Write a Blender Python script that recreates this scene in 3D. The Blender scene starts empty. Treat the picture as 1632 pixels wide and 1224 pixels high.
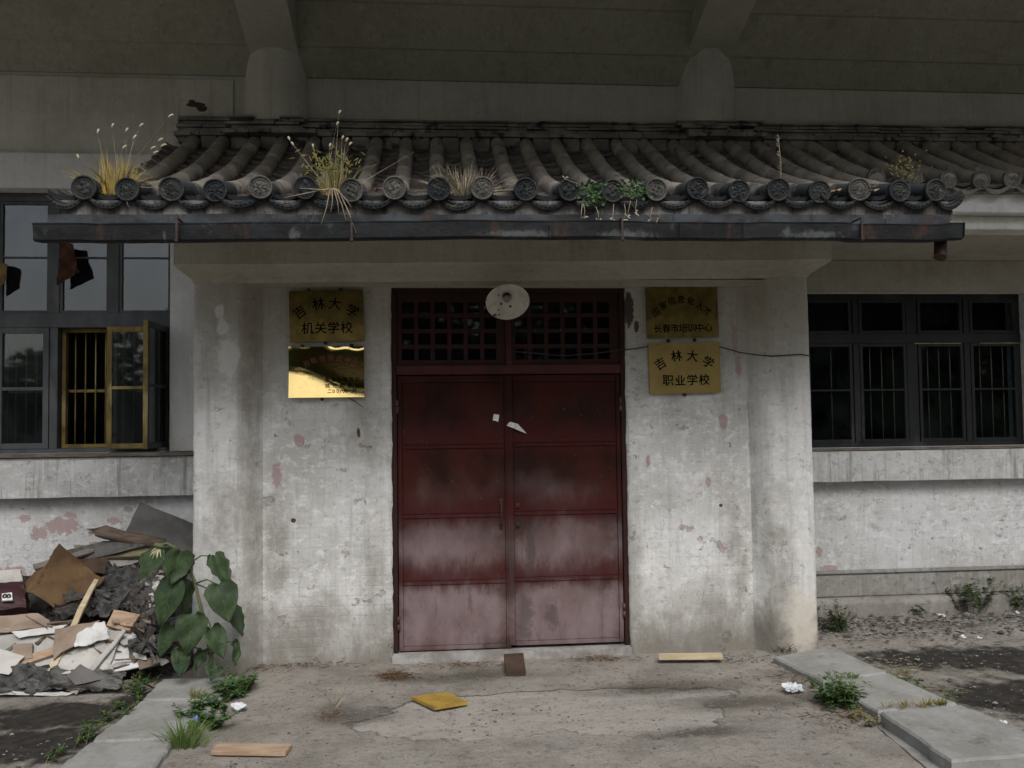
import bpy, bmesh, math, random
from mathutils import Vector, Matrix, noise as mn
random.seed(7)
R = math.radians
scene = bpy.context.scene
col = scene.collection

# ------------------------------------------------------------------ camera, world, sun, exposure
F, W, H = 1400.0, 1632.0, 1224.0
PSI, TH, RHO = math.atan(126 / F), math.atan(58 / F), 0.0125
C0 = Vector((0, 0, 1.72))
FW = Vector((math.sin(PSI) * math.cos(TH), math.cos(PSI) * math.cos(TH), math.sin(TH)))
_r0 = Vector((math.cos(PSI), -math.sin(PSI), 0))
_u0 = _r0.cross(FW)
RT = _r0 * math.cos(RHO) - _u0 * math.sin(RHO)
UP = _u0 * math.cos(RHO) + _r0 * math.sin(RHO)
cam = bpy.data.objects.new('camera', bpy.data.cameras.new('camera'))
col.objects.link(cam)
cam.matrix_world = Matrix(((RT.x, UP.x, -FW.x, C0.x), (RT.y, UP.y, -FW.y, C0.y), (RT.z, UP.z, -FW.z, C0.z), (0, 0, 0, 1)))
cam.data.sensor_width = 36
cam.data.lens = 36 * F / W
cam.data.clip_start = 0.05
cam.data.clip_end = 2000
scene.camera = cam

SUN_EL, SUN_AZ = 48, 8           # sun behind the camera, slightly to its right
w = bpy.data.worlds.new('World')
scene.world = w
w.use_nodes = True
wn = w.node_tree
bg = wn.nodes['Background']
sky = wn.nodes.new('ShaderNodeTexSky')
sky.sky_type = 'NISHITA'
sky.sun_disc = False
sky.sun_elevation = R(SUN_EL)
sky.sun_rotation = R(180 - SUN_AZ)
sky.dust_density = 3.0
hs = wn.nodes.new('ShaderNodeHueSaturation')
hs.inputs['Saturation'].default_value = 0.55      # overcast: nearly colourless
wn.links.new(sky.outputs[0], hs.inputs['Color'])
wn.links.new(hs.outputs[0], bg.inputs[0])
bg.inputs[1].default_value = 0.10
sun = bpy.data.objects.new('sun', bpy.data.lights.new('sun', 'SUN'))
col.objects.link(sun)
sun.data.energy = 1.5
sun.data.angle = R(38)
sun.data.color = (1, 0.995, 0.985)
sun.rotation_euler = (R(90 - SUN_EL), 0, R(SUN_AZ))
scene.view_settings.view_transform = 'Standard'
scene.view_settings.look = 'None'
scene.view_settings.gamma = 1
scene.view_settings.use_curve_mapping = False
scene.view_settings.exposure = 0.58
OVER_Y, OVER_Z = 4.3, 4.95        # unseen front lip of the overhanging storey, its reach set to shape the light
scene.cycles.max_bounces = 8


# ------------------------------------------------------------------ pixel -> point helpers (photo pixels, 1632 x 1224)
def ray(x, y):
    return FW + RT * ((x - W / 2) / F) - UP * ((y - H / 2) / F)


def P(x, y, Y=None, Z=None):
    d = ray(x, y)
    t = Y / d.y if Y is not None else (Z - C0.z) / d.z
    return C0 + d * t


def px_x(x, Y, y=600): return P(x, y, Y=Y).x
def px_z(y, Y, x=816): return P(x, y, Y=Y).z


# ------------------------------------------------------------------ materials
class NT:
    def __init__(s, name):
        s.m = bpy.data.materials.new(name)
        s.m.use_nodes = True
        s.t = s.m.node_tree
        s.b = s.t.nodes['Principled BSDF']
        g = s.t.nodes.new('ShaderNodeNewGeometry')
        s.pos = g.outputs['Position']
        sp = s.t.nodes.new('ShaderNodeSeparateXYZ')
        s.t.links.new(s.pos, sp.inputs[0])
        s.x, s.y, s.z = sp.outputs

    def val(s, inp, v):
        if hasattr(v, 'links') or isinstance(v, bpy.types.NodeSocket): s.t.links.new(v, inp)
        else: inp.default_value = v

    def math(s, op, a, b=0.0, clamp=False):
        n = s.t.nodes.new('ShaderNodeMath'); n.operation = op; n.use_clamp = clamp
        s.val(n.inputs[0], a); s.val(n.inputs[1], b)
        return n.outputs[0]

    def noise(s, scale, detail=5, stretch=(1, 1, 1), rough=0.6, off=(0, 0, 0), dist=0.0):
        mp = s.t.nodes.new('ShaderNodeMapping')
        mp.inputs['Scale'].default_value = stretch
        mp.inputs['Location'].default_value = off
        s.t.links.new(s.pos, mp.inputs[0])
        n = s.t.nodes.new('ShaderNodeTexNoise')
        n.inputs['Scale'].default_value = scale
        n.inputs['Detail'].default_value = detail
        n.inputs['Roughness'].default_value = rough
        n.inputs['Distortion'].default_value = dist
        s.t.links.new(mp.outputs[0], n.inputs['Vector'])
        return n.outputs['Fac']

    def ramp(s, v, lo, hi, a=0.0, b=1.0):
        n = s.t.nodes.new('ShaderNodeMapRange'); n.interpolation_type = 'SMOOTHSTEP'
        s.val(n.inputs[0], v)
        n.inputs[1].default_value = lo; n.inputs[2].default_value = hi
        n.inputs[3].default_value = a; n.inputs[4].default_value = b
        return n.outputs[0]

    def mix(s, a, b, f):
        n = s.t.nodes.new('ShaderNodeMix'); n.data_type = 'RGBA'
        s.val(n.inputs[0], f)
        for i, c in ((6, a), (7, b)):
            if isinstance(c, tuple): n.inputs[i].default_value = (*c, 1)
            else: s.t.links.new(c, n.inputs[i])
        return n.outputs[2]

    def blobs(s, lst, u, v, edge=0.35, nscale=14.0, namp=0.9):
        """union of ragged ellipses [(cu, cv, ru, rv)] in the plane of sockets u, v"""
        nz = s.math('MULTIPLY', s.math('SUBTRACT', s.noise(nscale, 4), 0.5), namp * 2)
        out = None
        for cu, cv, ru, rv in lst:
            a = s.math('DIVIDE', s.math('SUBTRACT', u, cu), ru)
            b = s.math('DIVIDE', s.math('SUBTRACT', v, cv), rv)
            d = s.math('ADD', s.math('SQRT', s.math('ADD', s.math('MULTIPLY', a, a), s.math('MULTIPLY', b, b))), nz)
            m = s.ramp(d, 1.0 - edge, 1.0 + edge, 1.0, 0.0)
            out = m if out is None else s.math('MAXIMUM', out, m)
        return out

    def bump(s, h, dist=0.01, strength=0.5, prev=None):
        n = s.t.nodes.new('ShaderNodeBump')
        n.inputs['Distance'].default_value = dist
        n.inputs['Strength'].default_value = strength
        s.t.links.new(h, n.inputs['Height'])
        if prev is not None: s.t.links.new(prev, n.inputs['Normal'])
        return n.outputs[0]

    def done(s, colr, rough=0.8, spec=0.3, metal=0.0, normal=None):
        s.val(s.b.inputs['Base Color'], (*colr, 1) if isinstance(colr, tuple) else colr)
        s.val(s.b.inputs['Roughness'], rough)
        s.b.inputs['Specular IOR Level'].default_value = spec
        s.b.inputs['Metallic'].default_value = metal
        if normal is not None: s.t.links.new(normal, s.b.inputs['Normal'])
        return s.m


MATS = {}


def simple(name, c1, c2=None, scale=6, rough=0.8, spec=0.25, metal=0.0, stretch=(1, 1, 1), bump=0.003, c3=None, lo=0.38, hi=0.64):
    n = NT(name)
    c = c1
    f = n.noise(scale, 6, stretch)
    if c2: c = n.mix(c1, c2, n.ramp(f, lo, hi))
    if c3: c = n.mix(c, c3, n.ramp(n.noise(scale * 0.45, 5, stretch, off=(3, 7, 1)), 0.55, 0.68))
    nb = n.bump(n.noise(scale * 6, 4, stretch), bump, 0.6) if bump else None
    MATS[name] = n.done(c, rough, spec, metal, nb)
    return MATS[name]


def plaster(name, base, grime, peel=0.0, brick=0.0, streak=0.4, foot=0.0, cracks=0.0, dirt=(), white=(), dark=(), pink=(), tan=(), fine=0.5, upper=0.0):
    n = NT(name)
    c = n.mix(base, grime, n.math('MULTIPLY', n.ramp(n.noise(1.3, 7, rough=0.68), 0.42, 0.68), 0.7))
    # brush marks / patchy distemper
    c = n.mix(c, tuple(min(1, v * 1.22) for v in base), n.math('MULTIPLY', n.ramp(n.noise(11, 7, (1, 1, 1.5), 0.75, (5, 1, 2)), 0.5, 0.62), fine))
    c = n.mix(c, tuple(v * 0.72 for v in grime), n.math('MULTIPLY', n.ramp(n.noise(15, 7, (1, 1, 1.3), 0.78, (1, 9, 4)), 0.52, 0.66), fine))
    c = n.mix(c, tuple(v * 0.6 for v in grime), n.math('MULTIPLY', n.ramp(n.noise(5, 4, (2.4, 2.4, 0.16), 0.6, (2, 2, 8)), 0.54, 0.74), streak))
    c = n.mix(c, tuple(v * 0.75 for v in grime), n.math('MULTIPLY', n.ramp(n.noise(9, 6, (3.2, 3.2, 0.16), 0.75, (1, 8, 8)), 0.52, 0.66), streak * 0.9))
    c = n.mix(c, tuple(min(1, v * 1.15) for v in base), n.math('MULTIPLY', n.ramp(n.noise(9, 6, (2.6, 2.6, 0.2), 0.6, (7, 2, 3)), 0.56, 0.7), streak))
    if upper:   # damp stain creeping down from the top, with a ragged edge
        hgt = n.math('ADD', n.z, n.math('MULTIPLY', n.noise(2.2, 5, (1.6, 1.6, 0.5), 0.65, (4, 3, 9)), 1.3))
        c = n.mix(c, tuple(v * q for v, q in zip(grime, (0.62, 0.58, 0.48))), n.ramp(hgt, 2.25, 3.15, 0.0, upper))
    pk = None
    if peel:
        z1 = n.ramp(n.z, 1.7, 2.2, 1.0, 0.25)
        pk = n.math('MULTIPLY', n.ramp(n.noise(6.0, 8, (1, 1, 1.1), 0.7, (8, 8, 1)), 0.63, 0.65), z1)
        pk = n.math('MULTIPLY', pk, peel)
        c = n.mix(c, n.mix((0.40, 0.285, 0.285), (0.42, 0.37, 0.35), n.ramp(n.noise(11, 4), 0.4, 0.6)), pk)
        dk = n.math('MULTIPLY', n.ramp(n.noise(13, 5, (1, 1, 1), 0.7, (2, 5, 7)), 0.665, 0.69), z1)
        c = n.mix(c, (0.2, 0.15, 0.14), n.math('MULTIPLY', dk, 0.8))
    if peel:
        pm = n.math('MULTIPLY', n.ramp(n.noise(17, 7, (1, 1, 1.3), 0.75, (3, 8, 5)), 0.55, 0.58), n.ramp(n.noise(2.6, 5, off=(7, 2, 6)), 0.5, 0.62))
        c = n.mix(c, n.mix((0.4, 0.31, 0.3), (0.72, 0.72, 0.7), n.ramp(n.noise(9, 3, off=(1, 4, 4)), 0.45, 0.55)), n.math('MULTIPLY', pm, n.math('MULTIPLY', z1, 0.6)))
    c = n.mix(c, (0.1, 0.085, 0.075), n.ramp(n.noise(38, 2, off=(1, 1, 1)), 0.735, 0.76, 0, 0.75))
    if foot:    # splashed mud along the ground, ragged upper edge
        hgt = n.math('SUBTRACT', n.z, n.math('MULTIPLY', n.noise(3.2, 6, (1, 1, 0.6), 0.7, (3, 3, 3)), 1.1))
        c = n.mix(c, (0.185, 0.168, 0.14), n.math('MULTIPLY', n.ramp(hgt, -0.62, 0.02, 1.0, 0.0), foot))
    if dirt: c = n.mix(c, (0.2, 0.185, 0.155), n.math('MULTIPLY', n.blobs(dirt, n.x, n.z, 0.7, 5, 1.0), n.ramp(n.noise(8, 6, (1, 1, 0.6), 0.7, (2, 7, 2)), 0.3, 0.6, 0.15, 0.6)))
    if cracks:
        vo = n.t.nodes.new('ShaderNodeTexVoronoi'); vo.feature = 'DISTANCE_TO_EDGE'; vo.inputs['Scale'].default_value = 1.1
        wv = n.t.nodes.new('ShaderNodeVectorMath'); wv.operation = 'ADD'; n.t.links.new(n.pos, wv.inputs[0])
        wn_ = n.t.nodes.new('ShaderNodeTexNoise'); wn_.inputs['Scale'].default_value = 4; wn_.inputs['Detail'].default_value = 6; n.t.links.new(n.pos, wn_.inputs['Vector'])
        n.t.links.new(wn_.outputs['Color'], wv.inputs[1]); n.t.links.new(wv.outputs[0], vo.inputs['Vector'])
        c = n.mix(c, (0.1, 0.09, 0.08), n.math('MULTIPLY', n.ramp(vo.outputs['Distance'], 0.0, 0.006, 1, 0), n.ramp(n.noise(1.6, 3, off=(9, 9, 2)), 0.5, 0.58, 0, cracks)))
    if white: c = n.mix(c, (0.62, 0.61, 0.58), n.math('MULTIPLY', n.blobs(white, n.x, n.z, 0.2, 22, 0.75), 0.7))
    if tan: c = n.mix(c, (0.58, 0.53, 0.45), n.math('MULTIPLY', n.blobs(tan, n.x, n.z, 0.5, 9, 0.9), 0.75))
    if pink: c = n.mix(c, (0.36, 0.24, 0.235), n.math('MULTIPLY', n.blobs(pink, n.x, n.z, 0.1, 22, 1.25), 0.75))
    if dark: c = n.mix(c, (0.07, 0.06, 0.055), n.blobs(dark, n.x, n.z, 0.12, 30, 0.6))
    h = n.math('ADD', n.noise(9, 8, rough=0.7), n.math('MULTIPLY', n.noise(60, 3), 0.25))
    if brick:     # brick courses telegraphing through thin render
        cb = n.t.nodes.new('ShaderNodeCombineXYZ'); n.t.links.new(n.x, cb.inputs[0]); n.t.links.new(n.math('ADD', n.z, n.math('MULTIPLY', n.noise(3, 3), 0.02)), cb.inputs[1])
        bt = n.t.nodes.new('ShaderNodeTexBrick'); n.t.links.new(cb.outputs[0], bt.inputs[0])
        bt.inputs['Scale'].default_value = 1; bt.inputs['Brick Width'].default_value = 0.25; bt.inputs['Row Height'].default_value = 0.07
        bt.inputs['Mortar Size'].default_value = 0.008; bt.inputs['Mortar Smooth'].default_value = 0.8
        where = n.math('MULTIPLY', n.ramp(n.noise(2.2, 4, off=(6, 6, 6)), 0.42, 0.6), brick)
        mort = n.math('MULTIPLY', bt.outputs['Fac'], where)
        c = n.mix(c, tuple(v * 0.8 for v in grime), n.math('MULTIPLY', mort, 0.45))
        h = n.math('SUBTRACT', h, n.math('MULTIPLY', mort, 0.35))
    nb = n.bump(h, 0.02, 0.5)
    if pk is not None: nb = n.bump(n.math('SUBTRACT', 1.0, pk), 0.006, 0.9, nb)
    MATS[name] = n.done(c, 0.9, 0.15, 0, nb)
    return MATS[name]


def bl(lst, Y):      # (px, py, rx_px, ry_px) -> world ellipses on the wall plane Y
    out = []
    for x, y, rx, ry in lst:
        p = P(x, y, Y=Y)
        out.append((p.x, p.z, rx * Y / F, ry * Y / F))
    return out


plaster('porch_plaster', (0.635, 0.63, 0.61), (0.4, 0.39, 0.355), peel=0.75, brick=0.3, foot=0.95, streak=0.3, fine=0.6, upper=0.6, cracks=0.7,
        dirt=bl([(490, 1000, 80, 50), (600, 960, 20, 90), (1130, 985, 75, 60), (1060, 1020, 70, 30), (1175, 900, 20, 110), (1010, 900, 16, 120), (440, 880, 16, 120), (585, 690, 40, 60)], 6.38),
        white=bl([(357, 522, 9, 14), (366, 570, 17, 30), (352, 497, 7, 10)], 6.3),
        pink=bl([(1172, 540, 5, 24), (1178, 585, 5, 20), (1155, 672, 7, 14), (475, 703, 8, 9), (440, 757, 7, 22), (1088, 840, 7, 5), (1130, 768, 5, 6), (1034, 735, 3, 10)], 6.38),
        dark=bl([(467, 830, 4, 4), (1150, 806, 3, 3), (1003, 493, 8, 27), (1015, 520, 4, 10), (571, 690, 3, 7)], 6.38),
        tan=bl([(1275, 985, 26, 50)], 6.3))
plaster('pillar_plaster', (0.635, 0.63, 0.61), (0.4, 0.39, 0.355), peel=0.35, foot=0.95, streak=0.4, fine=0.5, upper=0.7, cracks=0.5,
        dirt=bl([(1238, 930, 24, 120), (1210, 1000, 26, 60), (405, 900, 20, 140), (350, 830, 36, 60), (395, 700, 14, 160), (1200, 760, 12, 160)], 6.3),
        white=bl([(357, 522, 9, 14), (366, 570, 17, 30), (352, 497, 7, 10), (1285, 880, 12, 30), (1215, 930, 10, 36)], 6.3), tan=bl([(1275, 985, 26, 50)], 6.3))
plaster('main_plaster', (0.6, 0.605, 0.6), (0.4, 0.39, 0.365), peel=0.95, brick=0.3, cracks=0.7, foot=0.55, streak=0.25, fine=0.7)
MATS.pop('main_plaster')
plaster('main_plaster', (0.6, 0.605, 0.6), (0.4, 0.39, 0.365), peel=0.95, brick=0.3, cracks=0.7, foot=0.55, streak=0.25, fine=0.7,
        pink=bl([(100, 838, 26, 12), (180, 830, 8, 6), (62, 850, 12, 10), (20, 912, 22, 8), (150, 868, 10, 5), (40, 826, 8, 6), (112, 822, 10, 5), (205, 812, 6, 5), (1320, 905, 14, 5), (1306, 880, 5, 8)], 7.5))
plaster('ledge_plaster', (0.52, 0.52, 0.51), (0.29, 0.285, 0.27), streak=0.75, fine=0.6)
plaster('plinth_plaster', (0.33, 0.32, 0.3), (0.2, 0.185, 0.165), streak=0.5, fine=0.8, foot=0.5)
plaster('upper_plaster', (0.56, 0.56, 0.51), (0.42, 0.415, 0.365), streak=0.3, fine=0.25,
        dark=bl([(313, 168, 14, 4), (322, 174, 8, 5), (306, 163, 5, 3)], 7.5))
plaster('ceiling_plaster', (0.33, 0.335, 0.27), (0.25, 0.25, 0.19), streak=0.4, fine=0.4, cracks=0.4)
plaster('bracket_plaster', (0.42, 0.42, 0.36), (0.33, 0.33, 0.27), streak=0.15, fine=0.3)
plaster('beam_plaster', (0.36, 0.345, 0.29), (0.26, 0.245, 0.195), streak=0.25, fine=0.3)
plaster('white_plaster', (0.6, 0.6, 0.59), (0.45, 0.44, 0.42), streak=0.25, fine=0.25)
plaster('fascia_concrete', (0.17, 0.165, 0.15), (0.045, 0.043, 0.04), streak=1.0, fine=0.8)


def mat_tile():
    n = NT('old_roof_tile')
    c = n.mix((0.33, 0.295, 0.25), (0.22, 0.2, 0.175), n.ramp(n.noise(5, 6), 0.42, 0.62))
    yy = n.math('ADD', n.y, n.math('MULTIPLY', n.noise(7, 4, (1, 1, 1), 0.6, (4, 4, 4)), 0.7))
    c = n.mix((0.03, 0.0345, 0.039), c, n.ramp(yy, 5.62, 5.92))          # newer slate tiles along the eave
    c = n.mix(c, (0.27, 0.25, 0.2), n.ramp(n.noise(17, 5, off=(9, 1, 1)), 0.58, 0.72, 0, 0.6))
    c = n.mix(c, (0.03, 0.03, 0.03), n.ramp(n.noise(11, 5, off=(2, 3, 1)), 0.58, 0.72, 0, 0.7))
    nb = n.bump(n.noise(40, 5), 0.006, 0.7)
    MATS['tile'] = n.done(c, 0.85, 0.2, 0, nb)
    n = NT('end_disc_clay')
    c = n.mix((0.018, 0.021, 0.023), (0.036, 0.037, 0.035), n.ramp(n.noise(3.2, 3, (1, 1, 1)), 0.45, 0.6))
    c = n.mix(c, (0.16, 0.14, 0.105), n.ramp(n.noise(24, 5), 0.58, 0.74, 0, 0.7))
    c = n.mix(c, (0.02, 0.022, 0.025), n.ramp(n.noise(31, 4, off=(3, 1, 1)), 0.54, 0.66, 0, 0.85))
    MATS['disc'] = n.done(c, 0.85, 0.2, 0, n.bump(n.noise(55, 4), 0.006, 0.8))
    n = NT('pale_end_disc')
    c = n.mix((0.15, 0.145, 0.13), (0.24, 0.225, 0.195), n.ramp(n.noise(6, 4), 0.4, 0.6))
    c = n.mix(c, (0.05, 0.05, 0.048), n.ramp(n.noise(31, 4, off=(3, 1, 1)), 0.54, 0.66, 0, 0.85))
    MATS['disc_wing'] = n.done(c, 0.9, 0.15, 0, n.bump(n.noise(55, 4), 0.006, 0.8))
    n = NT('drip_tile_clay')
    c = n.mix((0.018, 0.02, 0.022), (0.042, 0.043, 0.041), n.ramp(n.noise(9, 6, rough=0.7), 0.42, 0.64))
    c = n.mix(c, (0.1, 0.09, 0.07), n.ramp(n.noise(26, 5, off=(4, 1, 1)), 0.6, 0.72, 0, 0.6))
    MATS['drip'] = n.done(c, 0.9, 0.15, 0, n.bump(n.noise(55, 4), 0.006, 0.8))
    n = NT('dusty_end_disc')
    c = n.mix((0.05, 0.048, 0.044), (0.095, 0.09, 0.078), n.ramp(n.noise(6, 4), 0.4, 0.6))
    c = n.mix(c, (0.03, 0.03, 0.03), n.ramp(n.noise(31, 4, off=(3, 1, 1)), 0.54, 0.66, 0, 0.85))
    MATS['disc_dusty'] = n.done(c, 0.9, 0.15, 0, n.bump(n.noise(55, 4), 0.006, 0.8))
    n = NT('pan_tile')
    c = n.mix((0.14, 0.125, 0.112), (0.24, 0.21, 0.19), n.ramp(n.noise(6, 6), 0.4, 0.62))
    c = n.mix((0.04, 0.043, 0.046), c, n.ramp(n.math('ADD', n.y, n.math('MULTIPLY', n.noise(6, 4, off=(1, 2, 3)), 0.5)), 5.4, 5.75))
    c = n.mix(c, (0.03, 0.031, 0.032), n.ramp(n.noise(9, 5, off=(5, 1, 1)), 0.56, 0.72, 0, 0.8))
    c = n.mix(c, (0.15, 0.12, 0.08), n.ramp(n.noise(30, 4, off=(1, 5, 1)), 0.64, 0.74, 0, 0.6))
    MATS['pan'] = n.done(c, 0.9, 0.15, 0, n.bump(n.noise(40, 4), 0.006, 0.7))
    n = NT('ridge_tile')
    c = n.mix((0.17, 0.165, 0.15), (0.3, 0.29, 0.26), n.ramp(n.noise(4, 6), 0.4, 0.65))
    c = n.mix(c, (0.018, 0.018, 0.018), n.ramp(n.noise(8, 5, off=(5, 1, 1)), 0.54, 0.66, 0, 0.85))
    MATS['ridge'] = n.done(c, 0.9, 0.15, 0, n.bump(n.noise(40, 4), 0.006, 0.7))


mat_tile()


def mat_gutter():
    for name, key, ca, cb, hi, white in (('weathered_gutter', 'gutter', (0.0135, 0.015, 0.0165), (0.005, 0.0055, 0.006), (0.05, 0.055, 0.058), [(470, 374, 7, 8), (1302, 374, 34, 5), (1255, 371, 5, 7), (262, 378, 2, 7), (830, 372, 40, 5), (1000, 374, 30, 6)]),
                                       ('galvanised_flashing', 'flashing', (0.036, 0.042, 0.048), (0.01, 0.0115, 0.013), (0.085, 0.094, 0.104), [])):
        n = NT(name)
        c = n.mix(ca, cb, n.ramp(n.noise(2.6, 7, (1, 1, 2), 0.7), 0.4, 0.6))
        c = n.mix(c, hi, n.ramp(n.noise(6, 6, (1.2, 1, 0.9), 0.7, (3, 3, 3)), 0.58, 0.72, 0, 0.75))
        c = n.mix(c, (0.036, 0.019, 0.012), n.ramp(n.noise(6, 7, (1.6, 1, 0.5), 0.7, (8, 3, 3)), 0.56, 0.66, 0, 0.85))
        c = n.mix(c, (0.01, 0.01, 0.01), n.ramp(n.noise(7, 6, (2.2, 1, 0.3), 0.7, (1, 3, 6)), 0.55, 0.7, 0, 0.85))
        if white: c = n.mix(c, (0.11, 0.115, 0.115), n.math('MULTIPLY', n.blobs(bl(white, 4.96), n.x, n.z, 0.8, 30, 1.8), 0.6))
        MATS[key] = n.done(c, 0.7, 0.25, 0.0, n.bump(n.noise(14, 6), 0.012, 0.7))


mat_gutter()


def mat_door():
    zr = [px_z(y, 6.42, 716) for y in (712, 822, 928)]
    n = NT('faded_red_paint')
    c = n.mix((0.044, 0.0098, 0.0062), (0.02, 0.0065, 0.0045), n.ramp(n.noise(3, 6, (1, 1, 0.7)), 0.4, 0.62))
    hz = n.math('ADD', n.z, n.math('MULTIPLY', n.math('SUBTRACT', n.noise(2.6, 4, (1.2, 1.2, 0.8), 0.55, (1, 6, 2)), 0.5), 0.9))
    fade_sheen = n.ramp(hz, 1.42, 0.5)  # faded paint growing downward, with sheen off the ground put into its colour
    pan = []
    for xa_, xb_ in ((640, 804), (822, 984)):
        for ya_, yb_, k in ((606, 710, 0.2), (716, 818, 0.92), (826, 924, 1.05), (932, 1032, 1.2)):
            q0, q1 = P(xa_, ya_, Y=6.42), P(xb_, yb_, Y=6.42)
            pan.append(((q0.x + q1.x) / 2, (q0.z + q1.z) / 2, abs(q1.x - q0.x) / 2 * k, abs(q0.z - q1.z) / 2 * k))
    worn = n.blobs(pan, n.x, n.z, 0.38, 5, 0.7)
    fade_sheen = n.math('MULTIPLY', fade_sheen, n.math('ADD', n.math('MULTIPLY', worn, 0.75), 0.25))
    c = n.mix(c, n.mix((0.225, 0.172, 0.17), (0.15, 0.105, 0.102), n.ramp(n.noise(5, 5, (1, 1, 0.6)), 0.3, 0.75)), n.math('MULTIPLY', fade_sheen, 0.95))
    # sheltered, unfaded paint under each rail, with runs
    for z0 in zr:
        d = n.math('ADD', n.math('SUBTRACT', n.z, z0), n.math('MULTIPLY', n.math('SUBTRACT', n.noise(5, 5, (1.6, 1.6, 0.6), 0.7, (z0, 3, 1)), 0.5), 0.3))
        m = n.math('MULTIPLY', n.ramp(d, -0.1, 0.02), n.ramp(d, 0.03, 0.24, 1.0, 0.0))
        c = n.mix(c, (0.05, 0.009, 0.008), n.math('MULTIPLY', m, 0.85))
    c = n.mix(c, (0.03, 0.014, 0.011), n.ramp(n.noise(5, 6, (2.0, 2.0, 0.4), 0.7, (9, 2, 2)), 0.55, 0.75, 0, 0.55))
    c = n.mix(c, (0.05, 0.04, 0.04), n.math('MULTIPLY', n.blobs(bl([(880, 980, 9, 18), (838, 985, 12, 36), (845, 880, 6, 40), (816, 900, 5, 60)], 6.42), n.x, n.z, 0.5, 20, 1.5), 0.55))
    c = n.mix(c, (0.2, 0.12, 0.125), n.math('MULTIPLY', n.blobs(bl([(735, 835, 5, 9)], 6.42), n.x, n.z, 1.2, 6, 2.2), n.ramp(n.noise(5, 5, (1.2, 1.2, 0.7), 0.6, (3, 1, 9)), 0.3, 0.7, 0, 0.6)))
    c = n.mix(c, (0.09, 0.05, 0.035), n.ramp(n.noise(34, 4, off=(1, 2, 3)), 0.66, 0.72, 0, 0.8))
    MATS['door'] = n.done(c, n.ramp(n.noise(5, 4), 0.35, 0.65, 0.5, 0.75), 0.12, 0, n.bump(n.noise(6, 5), 0.006, 0.35))
    n = NT('dark_red_wood')
    c = n.mix((0.03, 0.0075, 0.005), (0.018, 0.006, 0.0045), n.ramp(n.noise(5, 6), 0.4, 0.6))
    c = n.mix(c, (0.15, 0.11, 0.1), n.ramp(n.noise(15, 6, (1, 1, 0.6), 0.7, (5, 2, 8)), 0.67, 0.7, 0, 0.8))
    MATS['red_wood'] = n.done(c, 0.7, 0.3, 0, n.bump(n.noise(40, 4), 0.004, 0.5))
    n = NT('red_rail_paint')
    c = n.mix((0.075, 0.018, 0.018), (0.045, 0.013, 0.013), n.ramp(n.noise(5, 6), 0.4, 0.6))
    MATS['red_rail'] = n.done(c, 0.75, 0.3, 0, n.bump(n.noise(30, 4), 0.004, 0.5))


mat_door()
simple('rusty_iron', (0.035, 0.03, 0.028), (0.07, 0.04, 0.028), 20, 0.75, 0.3, 0.3)
simple('hinge_iron', (0.12, 0.07, 0.07), (0.06, 0.03, 0.03), 20, 0.7)
simple('brown_pipe', (0.04, 0.026, 0.02), (0.07, 0.035, 0.022), 12, 0.7)
simple('grey_window_paint', (0.075, 0.08, 0.083), (0.05, 0.053, 0.056), 7, 0.65, 0.3, 0, (1, 1, 0.5), 0.002, (0.1, 0.1, 0.1))
simple('black_window_paint', (0.006, 0.007, 0.0075), (0.011, 0.012, 0.0125), 7, 0.6, 0.3, 0, (1, 1, 0.5), 0.002, (0.03, 0.031, 0.031))
simple('yellow_window_paint', (0.2, 0.15, 0.05), (0.11, 0.08, 0.03), 12, 0.75, 0.2, 0, (1, 1, 0.4), 0.003, (0.3, 0.25, 0.12))
simple('dull_yellow_bar', (0.24, 0.2, 0.1), (0.14, 0.115, 0.06), 9, 0.7)
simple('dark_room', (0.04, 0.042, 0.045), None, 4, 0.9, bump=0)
simple('brown_cloth', (0.075, 0.035, 0.02), (0.03, 0.018, 0.014), 9, 0.95, 0.1)
def mat_slab():
    n = NT('slab_concrete')
    c = n.mix((0.29, 0.29, 0.27), (0.225, 0.222, 0.2), n.ramp(n.noise(3, 7, rough=0.7), 0.4, 0.62))
    c = n.mix(c, (0.36, 0.355, 0.33), n.ramp(n.noise(9, 7, rough=0.75, off=(3, 1, 1)), 0.54, 0.66, 0, 0.5))
    c = n.mix(c, (0.13, 0.12, 0.1), n.ramp(n.noise(5, 7, rough=0.75, off=(1, 6, 1)), 0.55, 0.7, 0, 0.75))
    c = n.mix(c, (0.08, 0.075, 0.065), n.ramp(n.noise(60, 3, off=(1, 2, 1)), 0.64, 0.74, 0, 0.8))
    MATS['slab_concrete'] = n.done(c, 0.9, 0.15, 0, n.bump(n.noise(30, 7, rough=0.75), 0.012, 0.7))


mat_slab()
simple('slab_kerb', (0.26, 0.26, 0.245), (0.18, 0.175, 0.16), 6, 0.9, 0.15, bump=0.01, c3=(0.13, 0.125, 0.11))
simple('threshold_concrete', (0.35, 0.34, 0.32), (0.22, 0.2, 0.18), 6, 0.9, 0.15, bump=0.008)
simple('bare_plank', (0.4, 0.29, 0.2), (0.3, 0.205, 0.135), 5, 0.8, 0.2, 0, (1, 6, 6), 0.002)
simple('pale_plank', (0.5, 0.42, 0.29), (0.4, 0.32, 0.2), 5, 0.8, 0.2, 0, (1, 6, 6), 0.002)
simple('old_plank', (0.17, 0.13, 0.1), (0.1, 0.075, 0.06), 5, 0.9, 0.15, 0, (1, 6, 6), 0.004)
simple('weathered_wood', (0.19, 0.165, 0.14), (0.11, 0.092, 0.078), 6, 0.9, 0.1, 0, (1, 5, 5), 0.004)
simple('greenish_plank', (0.23, 0.21, 0.13), (0.15, 0.135, 0.085), 5, 0.9, 0.15, 0, (1, 6, 6), 0.004)
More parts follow.
